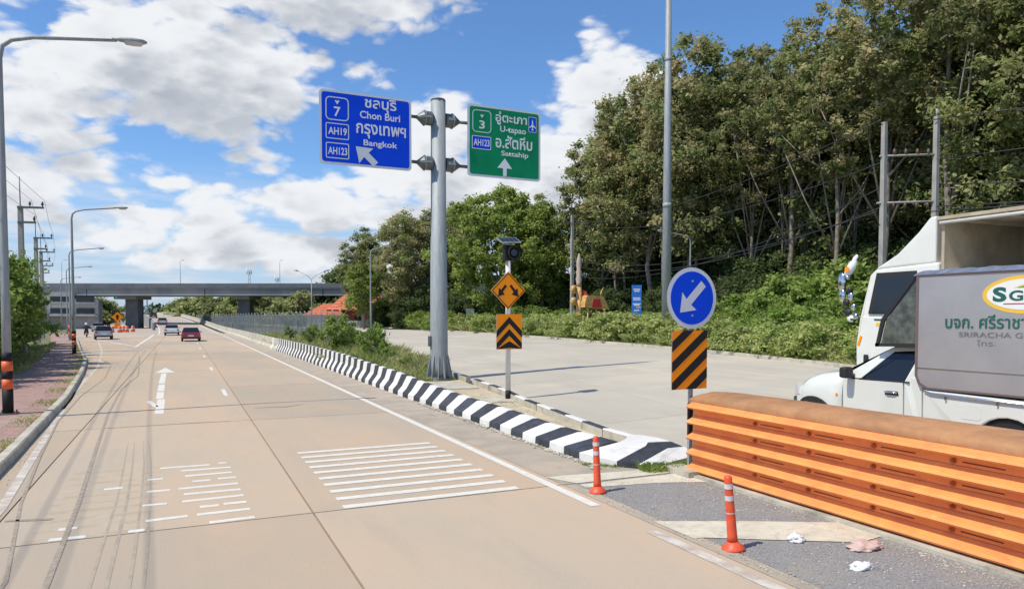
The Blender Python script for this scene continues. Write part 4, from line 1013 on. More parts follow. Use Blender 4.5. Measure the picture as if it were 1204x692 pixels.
# high mast
hm = empty('lighting_mast', (28.2, 37.2, .5)); tag(hm, 'very tall tapering steel lighting mast rising out of the picture', 'lighting mast')
b = MB(); b.tube([(0,0,0),(0,0,12),(0,0,27)], [.32,.25,.15], 16)
b.build('pole', M_galv, hm)
for z in (9.2, 18.4): b = MB(); b.tube([(0,0,z-.25),(0,0,z+.05)], .285 - (z-9)*.008, 16); b.build('sleeve', M_galv, hm)
b = MB(); b.tube([(0,0,26.6),(0,0,27)], .9, 12)
b.build('lamp_ring', M_galvd, hm)

# ------------------------------------------------------------------ power poles and wires
def power_pole(x, y, label, h=10.1, rz=0):
    e = empty('power_pole', (x, y, 0), rz); tag(e, label, 'power pole', 'concrete power poles on the left')
    b = MB(); r0_, r1_ = .17, .13
    b.loft([[(-r0_,-r0_,0),(r0_,-r0_,0),(r0_,r0_,0),(-r0_,r0_,0)],[(-r1_,-r1_,h),(r1_,-r1_,h),(r1_,r1_,h),(-r1_,r1_,h)]]); b.build('pole', M_pole, e)
    b = MB(); b.tube([(.0,0,h),(-.02,0,h+2.0)], .035, 6); b.build('spike', M_galvd, e)
    for z, a, ins in ((h-.1, 1.5, (.65, 1.42)), (h-1.12, 1.0, (.9,))):
        b = MB(); b.box(-.12, a, -.22, -.12, z-.07, z+.07); ca_ = b.build('crossarm', M_galvd, e)
        for xi in ins:
            b = MB(); b.tube([(xi,-.17,z+.07),(xi,-.17,z+.16),(xi,-.17,z+.2),(xi,-.17,z+.30),(xi,-.17,z+.42)], [.03,.04,.10,.07,.05], 8); b.build('insulator', M_porc, ca_)
    return e
PP = [(-6.5, -34, 10.1), (-10.0, 58.7, 10.1), (-12.6, 80.8, 10.1), (-14.8, 98, 10.1), (-18.6, 124, 10.1), (-24.5, 150, 10.1), (-29.5, 185, 10.1)]
names_ = ['power pole nearest, standing tall out of the left hedge', 'second power pole behind the hedge', 'third power pole, before the bridge', 'fourth power pole, close to the bridge', 'fifth power pole, at the bridge', 'farthest power pole on the left']
for (x, y, h), nm in zip(PP[1:], names_): power_pole(x, y, nm, h, R(-12))
def wire(a, c, sag, name, label, r=.012, n=14, cat='overhead wire', group=None):
    b = MB(); P = []
    for k in range(n+1):
        t = k/n; P.append((a[0]+(c[0]-a[0])*t, a[1]+(c[1]-a[1])*t, a[2]+(c[2]-a[2])*t - sag*4*t*(1-t)))
    b.tube(P, r, 5); o = b.build(name, M_wire); tag(o, label, cat, group); return o
for dx, dz, nn in ((.65,.45,'upper inner'),(1.42,.45,'upper outer'),(.9,-.6,'lower')):
    for (x0_, y0_, h0), (x1_, y1_, h1), w1 in zip(PP, PP[1:], ('hanging from out of the picture to the nearest left power pole','between the first and second left power poles','between the second and third left power poles','between the third and fourth left power poles','between the fourth and fifth left power poles','between the last two left power poles')):
        wire((x0_+dx, y0_, h0+dz), (x1_+dx, y1_, h1+dz), .8 if y1_ < 70 else .4, 'overhead_wire', f'{nn} wire {w1}', .011, group='overhead wires on the left')
# H-frame on the right
hf = empty('twin_pole_frame', (35.4, 25.7, .6)); tag(hf, 'pair of concrete power poles with cross beams standing behind the white truck', 'power pole')
for (x, y, h) in ((-1.15, .7, 12.3), (1.35, -.5, 12.6)):
    b = MB(); b.loft([[(x-.15,y-.15,-.2),(x+.15,y-.15,-.2),(x+.15,y+.15,-.2),(x-.15,y+.15,-.2)],[(x-.11,y-.11,h),(x+.11,y-.11,h),(x+.11,y+.11,h),(x-.11,y+.11,h)]]); b.build('pole', M_pole, hf)
for z, ext in ((10.5,.2),(8.0,.3)):
    b = MB(); b.tube([(-1.15-ext,.7+ext*.5,z),(1.35+ext,-.5-ext*.5,z+.1)], .06, 6); cbm = b.build('cross_beam', M_pole, hf)
    for t in (.2,.42,.64,.85):
        x = -1.15+2.5*t; y = .7-1.2*t; b = MB(); b.tube([(x,y,z+.05),(x,y,z-.1),(x,y,z-.35)] if z < 9 else [(x,y,z+.05),(x,y,z+.2),(x,y,z+.4)], [.05,.09,.05], 8); b.build('insulator', M_porc, cbm)
b = MB(); b.tube([(1.35,-.5,12.6),(1.35,-.5,13.0)], .06, 6); b.build('pole_cap', M_pole, hf)
pr2 = empty('utility_pole', (37.4, 65.5, .6)); tag(pr2, 'single grey utility pole before the dark wood near the shrine', 'power pole')
b = MB(); b.loft([[(-.17,-.17,0),(.17,-.17,0),(.17,.17,0),(-.17,.17,0)],[(-.12,-.12,12.6),(.12,-.12,12.6),(.12,.12,12.6),(-.12,.12,12.6)]]); b.build('pole', M_pole, pr2)
b = MB(); b.box(-1,1,-.06,.06,11.7,11.85); b.build('crossarm', M_galvd, pr2)
for k, (z0_, z1_, x0_) in enumerate(((13.0,12.3,-.2),(11.0,12.1,.6),(8.1,8.6,-.5),(8.4,7.9,0),(9.6,6.8,.3))):
    wire((34.2+x0_, 26.4, z0_), (37.4+x0_, 65.5, z1_), 1.3 + .15*k, 'overhead_wire', ['topmost','second','third','fourth','lowest'][k] + ' wire from the twin poles to the single pole before the wood', .03, 20, group='overhead wires on the right')
    wire((36.7+x0_, 25.2, z0_), (52, -18, z1_+2), 1.0, 'overhead_wire', ['topmost','second','third','fourth','lowest'][k] + ' wire leaving the twin poles towards the right edge', .03, 12, group='overhead wires on the right')

# ------------------------------------------------------------------ bridge
br = empty('overpass_bridge', (0, 166, 0)); tag(br, 'long grey concrete road bridge crossing over the far end of the road', 'bridge')
rtv = Vector((.907, -.421, 0)); fwv = Vector((.421, .907, 0))
def bp(a, d, z): v = Vector((0,166,0))*0 + rtv*a + fwv*d + Vector((9.3-9.3,0,0)); return (v.x, v.y, z)
BO = Vector((63.15, 136.05, 0))     # centre line point at a=0
def bq(a, d, z): v = BO + rtv*a + fwv*d; return (v.x, v.y - 166, z)
Mbx = lambda a0, a1, d0, d1, z0, z1: [bq(a, d, z) for z in (z0, z1) for d in (d0, d1) for a in (a0, a1)]
def bbox(a0, a1, d0, d1, z0, z1, name, m):
    b = MB(); b.v = Mbx(a0, a1, d0, d1, z0, z1)
    for q in ((0,2,3,1),(4,5,7,6),(0,1,5,4),(1,3,7,5),(3,2,6,7),(2,0,4,6)): b.f.append(list(q)); b.m.append(0); b.sm.append(False)
    return b.build(name, m, br)
bbox(-190, 40, 0, 11, 8.35, 8.62, 'deck', M_conc)
for a in range(-190, 40, 10):
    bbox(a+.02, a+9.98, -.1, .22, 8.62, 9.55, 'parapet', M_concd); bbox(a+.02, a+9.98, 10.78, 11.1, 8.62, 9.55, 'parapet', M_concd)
for a in range(-190, 40, 25):
    for d in (.7, 3.9, 7.1, 10.3): bbox(a+.1, a+24.9, d-.35, d+.35, 7.0, 8.35, 'girder', M_conc)
for a, w_ in ((-82.6, 1.35), (-58.2, 1.25), (-46.5, 1.1), (-115, 1.3), (-15, 1.2)):
    bbox(a-w_*1.5, a+w_*1.5, 2.2, 8.8, 6.3, 7.0, 'pier_cap', M_conc)
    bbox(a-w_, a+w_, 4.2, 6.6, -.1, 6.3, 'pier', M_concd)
for a in (-70, -49, -30, -95):
    v = bq(a, .1, 9.5); e = empty('bridge_lamp', (v[0], v[1]+166, 9.5)); tag(e, 'thin lamp post standing on the bridge parapet', 'street lamp', 'lamp posts on the bridge')
    b = MB(); b.tube([(0,0,0),(0,0,4.6),(.2,.4,4.9),(.5,1.1,5.0)], [.05,.04,.03,.03], 6); b.build('pole', M_galv, e)
    b = MB(); b.tube([(.4,1.0,5.0),(.7,1.6,5.03)], [.05,.07], 6); b.build('lamp_head', M_galv, e)

# signs and things near the ramp
e = empty('roadwork_sign', (-9.7, 133, 0)); tag(e, 'orange diamond warning sign in front of the left bridge pier', 'warning sign')
b = MB(); b.tube([(0,0,0),(0,0,2.6)], .05, 8); b.build('post', M_wpaint, e)
b = MB(); b.prism([(0,1.6),(.85,2.45),(0,3.3),(-.85,2.45)], lambda a, c: (a,-.08,c), lambda a, c: (a,-.05,c)); b.build('diamond_plate', M_oran, e)
b = MB(); b.poly([(-.15,-.085,2.0),(.15,-.085,2.0),(.15,-.085,2.5),(.35,-.085,2.5),(0,-.085,2.95),(-.35,-.085,2.5),(-.15,-.085,2.5)]); b.build('arrow', M_black, e)
b = MB(); b.prism([(-.45,.6),(.45,.6),(.45,1.5),(-.45,1.5)], lambda a, c: (a,-.08,c), lambda a, c: (a,-.05,c)); b.build('lower_plate', M_oran, e)
for k, (x, y) in enumerate(((-11.0,132),(-10.3,130.5),(-9.2,130),(-8.3,132),(-7.6,135),(-9.0,134.6))):
    e = empty('traffic_drum', (x, y, 0)); tag(e, 'orange traffic drum at the foot of the diamond sign by the ramp', 'traffic drum', 'orange drums at the ramp nose')
    b = MB(); b.tube([(0,0,0),(0,0,.35),(0,0,.7),(0,0,1.0)], [.34,.30,.27,.22], 12); b.build('drum', M_boll2, e)
    b = MB(); b.tube([(0,0,.45),(0,0,.62)], [.296,.284], 12, caps=False); b.build('band', M_refl, e)
def gantry(x, y, w, z, m, label):
    e = empty('overhead_sign', (x, y, 0)); tag(e, label, 'road sign')
    b = MB(); b.box(-w/2, w/2, -.05, .05, z, z+2.4); b.build('panel', m, e)
    b = MB()
    for k in range(3): b.box(-w*.35, w*.3-.3*k, -.06, -.055, z+.5+.6*k, z+.72+.6*k)
    b.build('lettering_bars', M_white, e)
    b = MB(); b.tube([(w/2+.6,.2,-1),(w/2+.6,.2,z+2.6)], .2, 8); b.tube([(w/2+.6,.2,z+1.2),(-w/2,.2,z+1.2)], .1, 8); b.build('support', M_galv, e)
gantry(-14.2, 262, 6.2, 8.2, M_blue, 'blue overhead direction sign seen under the bridge')
gantry(-18.6, 262.4, 3.0, 8.2, M_green, 'small green overhead sign left of the blue one under the bridge')

# chain link fence in the median
fe = empty('chain_link_fence', (10.6, 52.5, 0)); tag(fe, 'long grey chain link fence on posts in the median beside the concrete barrier', 'fence')
FX = [(52.5,10.6),(77,10.9),(95,10.4),(110,9.65),(135,8.2),(162,5.9),(190,3.0)]
fx = lambda y: interp(FX, y)
yv = 52.5
while yv < 188:
    x = fx(yv) - 10.6; b = MB(); b.tube([(x, yv-52.5, -.1), (x, yv-52.5, 2.75), (x-.18, yv-52.5, 3.05)], .05, 8); b.build('post', M_galv, fe); yv += 3.0
b = MB()
for z in (2.72, 1.4, .12):
    for a in range(52, 187, 3): b.tube([(fx(a+.5)-10.6, a+.5-52.5, z), (fx(a+3.5)-10.6, a+3.5-52.5, z)], .022, 5, caps=False)
b.build('rail', M_galv, fe)
b = MB(); step = .16; Hf = 2.7; r_ = .006
a = 52.5 - Hf
while a < 187:
    for s in (0, 1):
        ya, yb = (a, a+Hf) if s == 0 else (a+Hf, a)
        lo, hi = 0.05, Hf
        # clip to the fence start
        y0_, z0_, y1_, z1_ = ya, lo, yb, hi
        if min(y0_, y1_) < 52.5:
            t = (52.5 - y0_) / (y1_ - y0_)
            if y0_ < 52.5: y0_, z0_ = 52.5, lo + (hi-lo)*t
            else: y1_, z1_ = 52.5, lo + (hi-lo)*t
        p, q = (fx(y0_)-10.6, y0_-52.5, z0_), (fx(y1_)-10.6, y1_-52.5, z1_)
        b.poly([(p[0]-r_, p[1], p[2]), (p[0]+r_, p[1]+r_, p[2]+r_), (q[0]+r_, q[1]+r_, q[2]+r_), (q[0]-r_, q[1], q[2])])
        b.poly([(p[0], p[1]-r_, p[2]), (p[0], p[1]+r_, p[2]), (q[0], q[1]+r_, q[2]), (q[0], q[1]-r_, q[2])])
    a += step
tag(b.build('wire_mesh', M_wireg, fe), kind='stuff')

# ------------------------------------------------------------------ buildings and roadside things
ho = empty('house', (29.5, 133, 0)); tag(ho, 'low house with an orange hipped tile roof beyond the grass verge', 'house')
Mh = Matrix.Rotation(R(-25), 4, 'Z')
def hpt(x, y, z): return tuple(Mh @ Vector((x, y, z)))
def hbox(x0, x1, y0, y1, z0, z1, name, m, par=ho): b = MB(); b.box(x0, x1, y0, y1, z0, z1, M=Mh); return b.build(name, m, par)
hbox(-3.5, 6, -3, 4, 0, 3.8, 'wall', M_maroon)
for k in range(3): hbox(-2.2+2.6*k, -1.0+2.6*k, -3.06, -3.0, 1.3, 2.6, 'window', M_glass)
def roof(x0, x1, y0, y1, z0, z1, inset):
    A = [hpt(x0,y0,z0),hpt(x1,y0,z0),hpt(x1,y1,z0),hpt(x0,y1,z0)]; ym = (y0+y1)/2; r0, r1 = hpt(x0+inset,ym,z1), hpt(x1-inset,ym,z1)
    b = MB(); b.poly([A[0],A[1],r1,r0]); b.poly([A[1],A[2],r1]); b.poly([A[2],A[3],r0,r1]); b.poly([A[3],A[0],r0]); b.poly(A)
    for k in range(1, 8):
        t = k/8; z = z0+(z1-z0)*t+.05
        b.tube([tuple(Vector(A[0]).lerp(Vector(r0), t)+Vector((0,0,.04))), tuple(Vector(A[1]).lerp(Vector(r1), t)+Vector((0,0,.04)))], .05, 4)
    return b.build('roof', M_tile, ho)
roof(-4.6, 7.2, -4.2, 5.2, 3.8, 8.0, 4.2); roof(-8.5, -1, -5.5, 2, 2.7, 4.9, 2.8)
hbox(-8, -3.6, -4.8, 1.5, 0, 2.7, 'lean_to_wall', M_wallw)
e = empty('boundary_wall', (24.4, 121, .1)); tag(e, 'grey block wall in front of the orange roofed house', 'wall')
b = MB()
for k in range(6): b = MB(); b.box(-4.5+2.6*k+.02, -4.5+2.6*k+2.56, 0, .2, 0, 1.75, M=Matrix.Rotation(R(-22),4,'Z')); b.build('wall_panel', M_wallg, e)
# shophouses beyond the left pavement
sh_ = empty('shop_row', (-31, 172, 0)); tag(sh_, 'row of pale three storey shop buildings beyond the left kerb, by the bridge', 'building')
for k in range(5):
    x = -8 + 4.6*k
    b = MB(); b.box(x, x+4.55, 0, 9, 0, 7.6 if k < 4 else 6.2); w_ = b.build('wall', M_wallw if k % 2 else M_wallg, sh_)
    for f in range(2):
        b = MB(); b.box(x+.6, x+3.9, -.05, .0, 3.4+2.4*f-.2, 4.7+2.4*f-.4); wi = b.build('window', M_glass, sh_)
        b = MB(); b.box(x+.5, x+4.0, -.5, -.06, 3.0+2.4*f-.2, 3.15+2.4*f-.2); b.build('sill', M_wallw, wi)
    b = MB(); b.box(x+.4, x+4.1, -.06, 0, .1, 2.5); b.build('shutter', M_wallg, sh_)
    b = MB(); b.box(x, x+4.5, -1.4, 0, 2.62, 2.75); b.build('awning', M_maroon if k == 2 else M_wallw, sh_)
# white pillar fence
pf = empty('pillar_fence', (-15, 92, .1)); tag(pf, 'row of white pillars along the back of the left pavement', 'fence')
for k in range(9):
    b = MB(); b.box(-.15, .15, -.15, .15, 0, 1.9, M=Matrix.Translation((-1.0*k*.42, k*3.0, 0))); b.build('pillar', M_wallw, pf)
for k, (x, y, g_) in enumerate(((-10.6,86,'nearest'),(-11.4,92,'middle'),(-12.3,99,'farthest'))):
    e = empty('banded_post', (x, y, .12)); tag(e, f'{g_} short black and orange banded post on the left pavement', 'bollard', 'banded posts on the pavement')
    for j in range(4): b = MB(); b.tube([(0,0,.35*j),(0,0,.35*j+.35)], .09, 8); b.build('band', M_black if j % 2 == 0 else M_boll2, e)
e = empty('kerb_marker', (-3.25, 14.6, .1)); tag(e, 'dark squat marker post at the left edge of the kerb', 'marker post')
b = MB(); b.box(-.16,.1,-.08,.08,0,.22); b.build('block', M_black, e, bevel=.02)

# shrine, banners, boards on the right verge
sr = empty('shrine_pillar', (30.3, 51.9, 1.2)); tag(sr, 'golden ornamental pillar with carved pinnacle before the wood', 'ornamental pillar')
b = MB(); b.tube([(0,0,-1),(0,0,3.9)], [.26,.22], 10); b.build('pillar', M_gold, sr)
b = MB(); b.tube([(0,0,3.9),(0,0,4.1),(0,0,4.5),(0,0,4.7),(0,0,5.1),(0,0,5.3),(0,0,5.7),(0,0,6.1),(0,0,6.6)], [.26,.2,.28,.2,.25,.18,.24,.18,.05], 10); b.build('pinnacle', mat('weathered_stone', (.42,.33,.26), .8, var=.2, scale=6), sr)
for z, s in ((3.2,1),(3.6,-1),(2.6,-1)): b = MB(); b.tube([(s*.3,0,z-.3),(s*.5,0,z-.2),(s*.6,0,z),(s*.5,0,z+.2),(s*.3,0,z+.3)], [.05,.2,.28,.2,.05], 8); b.build('lantern', M_red if s > 0 else M_gold, sr)
ss = empty('spirit_shrine', (31.5, 51.5, 1.3)); tag(ss, 'small golden and red shrine roof beside the ornamental pillar', 'shrine')
b = MB(); b.prism([(-1.15,2.0),(1.25,1.8),(1.0,2.4),(.65,2.95),(-.9,3.0),(-1.1,2.5)], lambda a, c: (a,-.5,c), lambda a, c: (a,.5,c)); b.build('roof', M_gold, ss)
b = MB(); b.prism([(-.5,2.0),(.5,2.0),(.3,2.7),(-.3,2.7)], lambda a, c: (a,-.52,c), lambda a, c: (a,-.5,c)); b.build('gable', M_red, ss)
b = MB(); b.tube([(.75,0,2.9),(.75,0,3.3),(1.0,0,3.7)], [.1,.07,.02], 6); b.tube([(.85,0,2.4),(1.2,0,1.9),(1.35,0,2.0)], [.08,.07,.02], 6); b.build('finial', M_gold, ss)
for x in (-.8, 0, .8): b = MB(); b.tube([(x,-.4,-1.2),(x,-.4,1.95)], .06, 8); b.build('column', M_gold, ss)
e = empty('shrine_flag', (33.2, 50.6, .5)); tag(e, 'small yellow cloth wrapped post right of the shrine', 'marker post'); b = MB(); b.tube([(0,0,0),(0,0,1.0),(.05,0,1.9)], [.2,.16,.03], 8); b.build('cloth', M_yel, e)
bn = empty('vertical_banner', (31.9, 45.8, 2.2)); tag(bn, 'tall narrow blue banner with white print before the wood, left of the mast', 'banner')
Mb = Matrix.Rotation(R(-25),4,'Z')
b = MB(); b.box(-.37,.37,-.03,.03,.35,2.75, M=Mb); b.build('panel', mat('banner_blue', (.02,.16,.60), .6, var=.2, scale=3), bn)
for z, w_ in ((2.42,.26),(2.28,.2),(1.75,.28),(1.62,.28),(1.30,.3),(1.2,.22),(.8,.2)): b = MB(); b.box(-w_,w_,-.037,-.032,z-.04,z+.04, M=Mb); b.build('print_line', M_white, bn)
b = MB(); b.box(-.05,.3,-.038,-.032,.95,1.1, M=Mb); b.build('print_line', M_tan, bn)
b = MB()
for s in (-1,1): b.box(s*.36-.02,s*.36+.02,.031,.06,-2.0,2.8, M=Mb)
b.build('banner_frame', M_galvd, bn)
for x, y, w_, z0_, z1_, m_, lb in ((34.9,88.5,1.1,1.1,3.1,mat('cream_board', (.55,.53,.42), .7),'cream notice board beyond the verge, right of the big sign post'), (36.2,88.0,1.1,1.0,2.4,M_blue,'blue notice board beside the cream one'), (31.0,118,1.2,1.0,2.2,M_blue,'small blue board near the house wall')):
    e = empty('notice_board', (x, y, .5), R(-24)); tag(e, lb, 'notice board')
    b = MB(); b.box(-w_/2,w_/2,-.04,.04,z0_,z1_); b.build('panel', m_, e)
    b = MB(); b.box(-w_/2+.05,-w_/2+.13,.041,.1,-.2,z1_); b.box(w_/2-.13,w_/2-.05,.041,.1,-.2,z1_); b.build('post', M_galvd, e)
# telecom masts
for x, y, h, lb in ((34.4,425,30,'lattice telecom mast far beyond the bridge, left one'),(58,500,30,'smaller lattice mast far beyond the bridge, right one')):
    e = empty('telecom_mast', (x, y, 0)); tag(e, lb, 'telecom mast')
    b = MB(); q = [(-1,-1),(1,-1),(1,1),(-1,1)]
    for a_, c_ in q: b.tube([(a_*1.0,c_*1.0,0),(a_*.4,c_*.4,h)], .09, 4)
    for k in range(12):
        z = h*k/12; r = 1-.6*k/12; r2 = 1-.6*(k+1)/12
        for i in range(4):
            a_, c_ = q[i], q[(i+1)%4]; b.tube([(a_[0]*r,a_[1]*r,z),(c_[0]*r2,c_[1]*r2,z+h/12)], .06, 4)
    b.build('lattice', M_galv, e)
    for k in range(3): t = R(120*k+30); b = MB(); b.tube([(math.cos(t)*1.3,math.sin(t)*1.3,h-3.5),(math.cos(t)*1.3,math.sin(t)*1.3,h-.2)], .3, 6); b.build('antenna', M_white, e)

# ------------------------------------------------------------------ vegetation
def fast_quads(name, V, m, flat=True):
    n = len(V) // 4; me = bpy.data.meshes.new(name)
    me.vertices.add(n*4); me.vertices.foreach_set('co', V.astype(np.float32).ravel())
    me.loops.add(n*4); me.loops.foreach_set('vertex_index', np.arange(n*4, dtype=np.int32))
    me.polygons.add(n); me.polygons.foreach_set('loop_start', np.arange(0, n*4, 4, dtype=np.int32))
    try: me.polygons.foreach_set('loop_total', np.full(n, 4, dtype=np.int32))
    except Exception: pass
    me.materials.append(m); me.update(calc_edges=True); me.validate()
    return me
def leaves(rng, C, Rr, per, size, squash=.75, out=.5, asp=.34):
    """diamond leaves scattered in clumps C (k,3) with radii Rr (k)"""
    k = len(C); n = k*per
    c = np.repeat(C, per, 0); r = np.repeat(Rr, per)
    d = rng.normal(size=(n,3)); d /= np.linalg.norm(d, axis=1)[:,None]
    rad = r * np.minimum(np.abs(rng.normal(.62, .36, n)), 1.7)
    p = c + d * rad[:,None] * np.array([1,1,squash])
    nrm = d*out + rng.normal(size=(n,3))*.55 + np.array([0,0,.55]); nrm /= np.linalg.norm(nrm, axis=1)[:,None]
    t = np.cross(nrm, rng.normal(size=(n,3))); t /= np.linalg.norm(t, axis=1)[:,None]; u = np.cross(nrm, t)
    s = size * (rng.uniform(.35, 1.25, n) + .5*rng.random(n)**4)
    a = t*(s*.62)[:,None]; b_ = u*(s*asp)[:,None]
    droop = nrm * (s*.16)[:,None]
    return np.stack([p-a-droop, p-b_, p+a-droop, p+b_], 1).reshape(-1,3)
TREE = {}
def tree_kind(key, h, cr, ch, n_clump, per, size, clump_r, m, seed, trunk_r=.25, base=.3, lean=0, gaps=0.0, multi=1):
    """h height, cr crown radius, ch crown depth"""
    rng = np.random.default_rng(seed); rd_ = random.Random(seed)
    C = []; top = h; zc = h - ch/2
    while len(C) < n_clump:
        p = rng.uniform(-1, 1, 3); q = np.linalg.norm(p)
        if q > 1 or (q < .45 and rng.random() < .7): continue
        w = 1.0 - .25*max(p[2], 0) - .15*max(-p[2], 0)
        lump = 1 + .22*math.sin(3*math.atan2(p[1], p[0]) + seed) + .15*math.sin(5*p[2]*2 + seed)
        C.append((p[0]*cr*w*lump, p[1]*cr*w*lump, zc + p[2]*ch/2))
    C = np.array(C); Rr = rng.uniform(.55, 1.25, len(C)) * clump_r
    me = fast_quads(key + '_crown', leaves(rng, C, Rr, per, size), m)
    b = MB()
    for s in range(multi):
        ox, oy = (rd_.uniform(-.8,.8), rd_.uniform(-.8,.8)) if multi > 1 else (0, 0)
        P = [(ox*.4, oy*.4, -.3)]; 
        for k in range(1, 7):
            t = k/6; P.append((ox*.4 + ox*t*1.2 + rd_.uniform(-.12,.12)*h*.06 + lean*t*h, oy*.4 + oy*t*1.2 + rd_.uniform(-.12,.12)*h*.06, t*(h - ch*.35)))
        b.tube(P, [trunk_r*(1.25 if k == 0 else 1-.75*k/6)/(1 if multi == 1 else 1.6) for k in range(7)], 8)
        for j in range(12 if multi == 1 else 5):
            c = C[rd_.randrange(len(C))]; k = rd_.randint(2, 5); a = Vector(P[k])
            if c[2] < a.z: c = (c[0], c[1], a.z + .6)
            mid = a.lerp(Vector(c), .5) + Vector((0,0,-.05*h*.5))
            b.tube([a, mid, Vector(c)], [trunk_r*.38, trunk_r*.24, trunk_r*.08], 5)
    tm = bpy.data.meshes.new(key + '_trunk'); tm.from_pydata(b.v, [], b.f); tm.materials.append(M_bark); tm.polygons.foreach_set('use_smooth', b.sm); tm.update()
    TREE[key] = (tm, me, h)
def plant_tree(key, x, y, h, label, name='forest_tree', group=None, rz=None, z=None, cat='tree', wide=1.0):
    tm, me, h0 = TREE[key]; s = h/h0
    e = empty(name, (x, y, (gz(x)-.1) if z is None else z), rt_.uniform(0, 6.28) if rz is None else rz); e.scale = (s*wide, s*wide, s)
    tag(e, label, cat, group)
    a = bpy.data.objects.new('trunk', tm); COL.objects.link(a); a.parent = e
    c = bpy.data.objects.new('crown', me); COL.objects.link(c); c.parent = e
    return e
rt_ = random.Random(11)
tree_kind('wood_a', 26, 5.6, 20, 280, 120, .33, 1.05, M_leafF, 1, .34)
tree_kind('wood_b', 27, 6.2, 19, 260, 120, .33, 1.05, M_leafB, 2, .32)
tree_kind('wood_c', 24, 5.2, 20, 280, 120, .33, 1.0, M_leafF, 3, .30)
tree_kind('wood_d', 26, 5.0, 20, 240, 120, .33, 1.0, M_leafB, 4, .30, multi=2)
tree_kind('sparse', 28, 6.0, 13, 140, 110, .28, .8, M_leafB, 6, .30)
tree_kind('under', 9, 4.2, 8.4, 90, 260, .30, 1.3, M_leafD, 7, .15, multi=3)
tree_kind('mid_green', 19, 7.0, 17, 300, 170, .34, 1.0, M_leafM, 8, .40)
tree_kind('mid_brown', 19, 5.4, 15.5, 240, 150, .28, .9, M_leafB, 9, .32)
tree_kind('dark_round', 9, 4.4, 7.8, 90, 110, .45, 1.2, M_leafD, 10, .25)
tree_kind('far_round', 9, 5.2, 8.4, 60, 60, .9, 1.7, M_leafF, 12, .25)
tree_kind('hedge', 5.6, 2.5, 5.4, 110, 150, .17, .62, M_bush, 13, .10, multi=3)
tree_kind('young', 6.5, 2.3, 5.2, 60, 110, .24, .62, M_leafM, 14, .08, lean=.05)
tree_kind('bush', 2.6, 1.9, 2.5, 70, 130, .13, .50, M_bush, 15, .04, multi=4)
tree_kind('bush_tall', 3.8, 1.8, 3.6, 70, 140, .20, .55, M_bush, 16, .06, multi=4)
tree_kind('weed', 1.6, 1.5, 1.55, 60, 60, .13, .36, M_weed, 18, .02, multi=4)
rng = np.random.default_rng(77); n = 420; a = rng.uniform(0, 6.283, n); rr_ = rng.random(n)**.7*.75
b0 = np.stack([rr_*np.cos(a), rr_*np.sin(a), np.zeros(n)], 1); l = rng.normal(size=(n,3))*.30; l[:,2] = 1; l *= rng.uniform(.7, 1.6, n)[:,None]
t_ = rng.normal(size=(n,3)); t_[:,2] = 0; t_ /= np.linalg.norm(t_, axis=1)[:,None]
V = np.stack([b0 - t_*.012, b0 + t_*.012, b0 + l*.6 + t_*.016, b0 + l + np.stack([l[:,0]*.5, l[:,1]*.5, -.12*l[:,2]], 1)], 1).reshape(-1,3)
tm_ = bpy.data.meshes.new('tuft_stem'); _b = MB(); _b.tube([(0,0,-.1),(.02,0,.9)], .012, 5); tm_.from_pydata(_b.v, [], _b.f); tm_.materials.append(M_blade)
TREE['tuft'] = (tm_, fast_quads('tuft_blades', V, M_blade), 2.6)
tree_kind('sapling', 2.4, .9, 2.1, 26, 60, .15, .26, M_bush, 17, .03, multi=3)
TREES = 'trees of the dense wood on the right'
LABS = {'wood_a': 'tall dark green tree of the dense wood beyond the right road', 'wood_c': 'tall dark green tree of the dense wood beyond the right road', 'wood_b': 'tall browning tree of the dense wood beyond the right road', 'wood_d': 'tall browning tree of the dense wood beyond the right road', 'sparse': 'tall thin crowned tree with sky showing through on the wood edge', 'under': 'low dark tree under the tall trees of the wood'}
# front edge of the wood (world coordinates) from right to left
EDGE = [(60,8),(58,18),(56.3,29),(54,36.7),(53,43.8),(52,51),(51.6,58.6),(50,66.5),(48.6,74.6),(49.5,82)]
hts = [28,30,32,32,31,29,31,32,31,26]
def epos(t):
    i = min(int(t), len(EDGE)-2); f = t - i; return EDGE[i][0]+(EDGE[i+1][0]-EDGE[i][0])*f, EDGE[i][1]+(EDGE[i+1][1]-EDGE[i][1])*f
kk = ['wood_a','wood_b','wood_c','wood_d','sparse','wood_c','wood_b','wood_a']
cnt = 0
for row in range(4):
    n = 15
    for j in range(n):
        t = (j + .5*(row % 2) + rt_.uniform(-.2,.2)) * 9/n; t = min(max(t, 0), 8.98)
        x, y = epos(t); off = row*6.0 + rt_.uniform(-1.2, 1.2)
        x += .92*off; y += .38*off
        hh = hts[min(int(round(t)), 9)] * rt_.uniform(.80, 1.08) * (1 + .02*row)
        key = rt_.choice(['wood_a','wood_b','wood_c','wood_d'] + (['sparse', 'sparse'] if row == 0 else []))
        plant_tree(key, x, y, hh, LABS[key], group=TREES); cnt += 1
for row in range(4):
    for j in range(17):
        t = min((j + rt_.uniform(0,1)) * 9/17, 8.98); x, y = epos(t); off = -2.5 + row*5 + rt_.uniform(-1.2,1.2)
        plant_tree('under', x+.92*off, y+.38*off, rt_.uniform(4.2, 6.5) + row*2.6, LABS['under'], 'understorey_tree', 'low trees under the wood', wide=1.0)
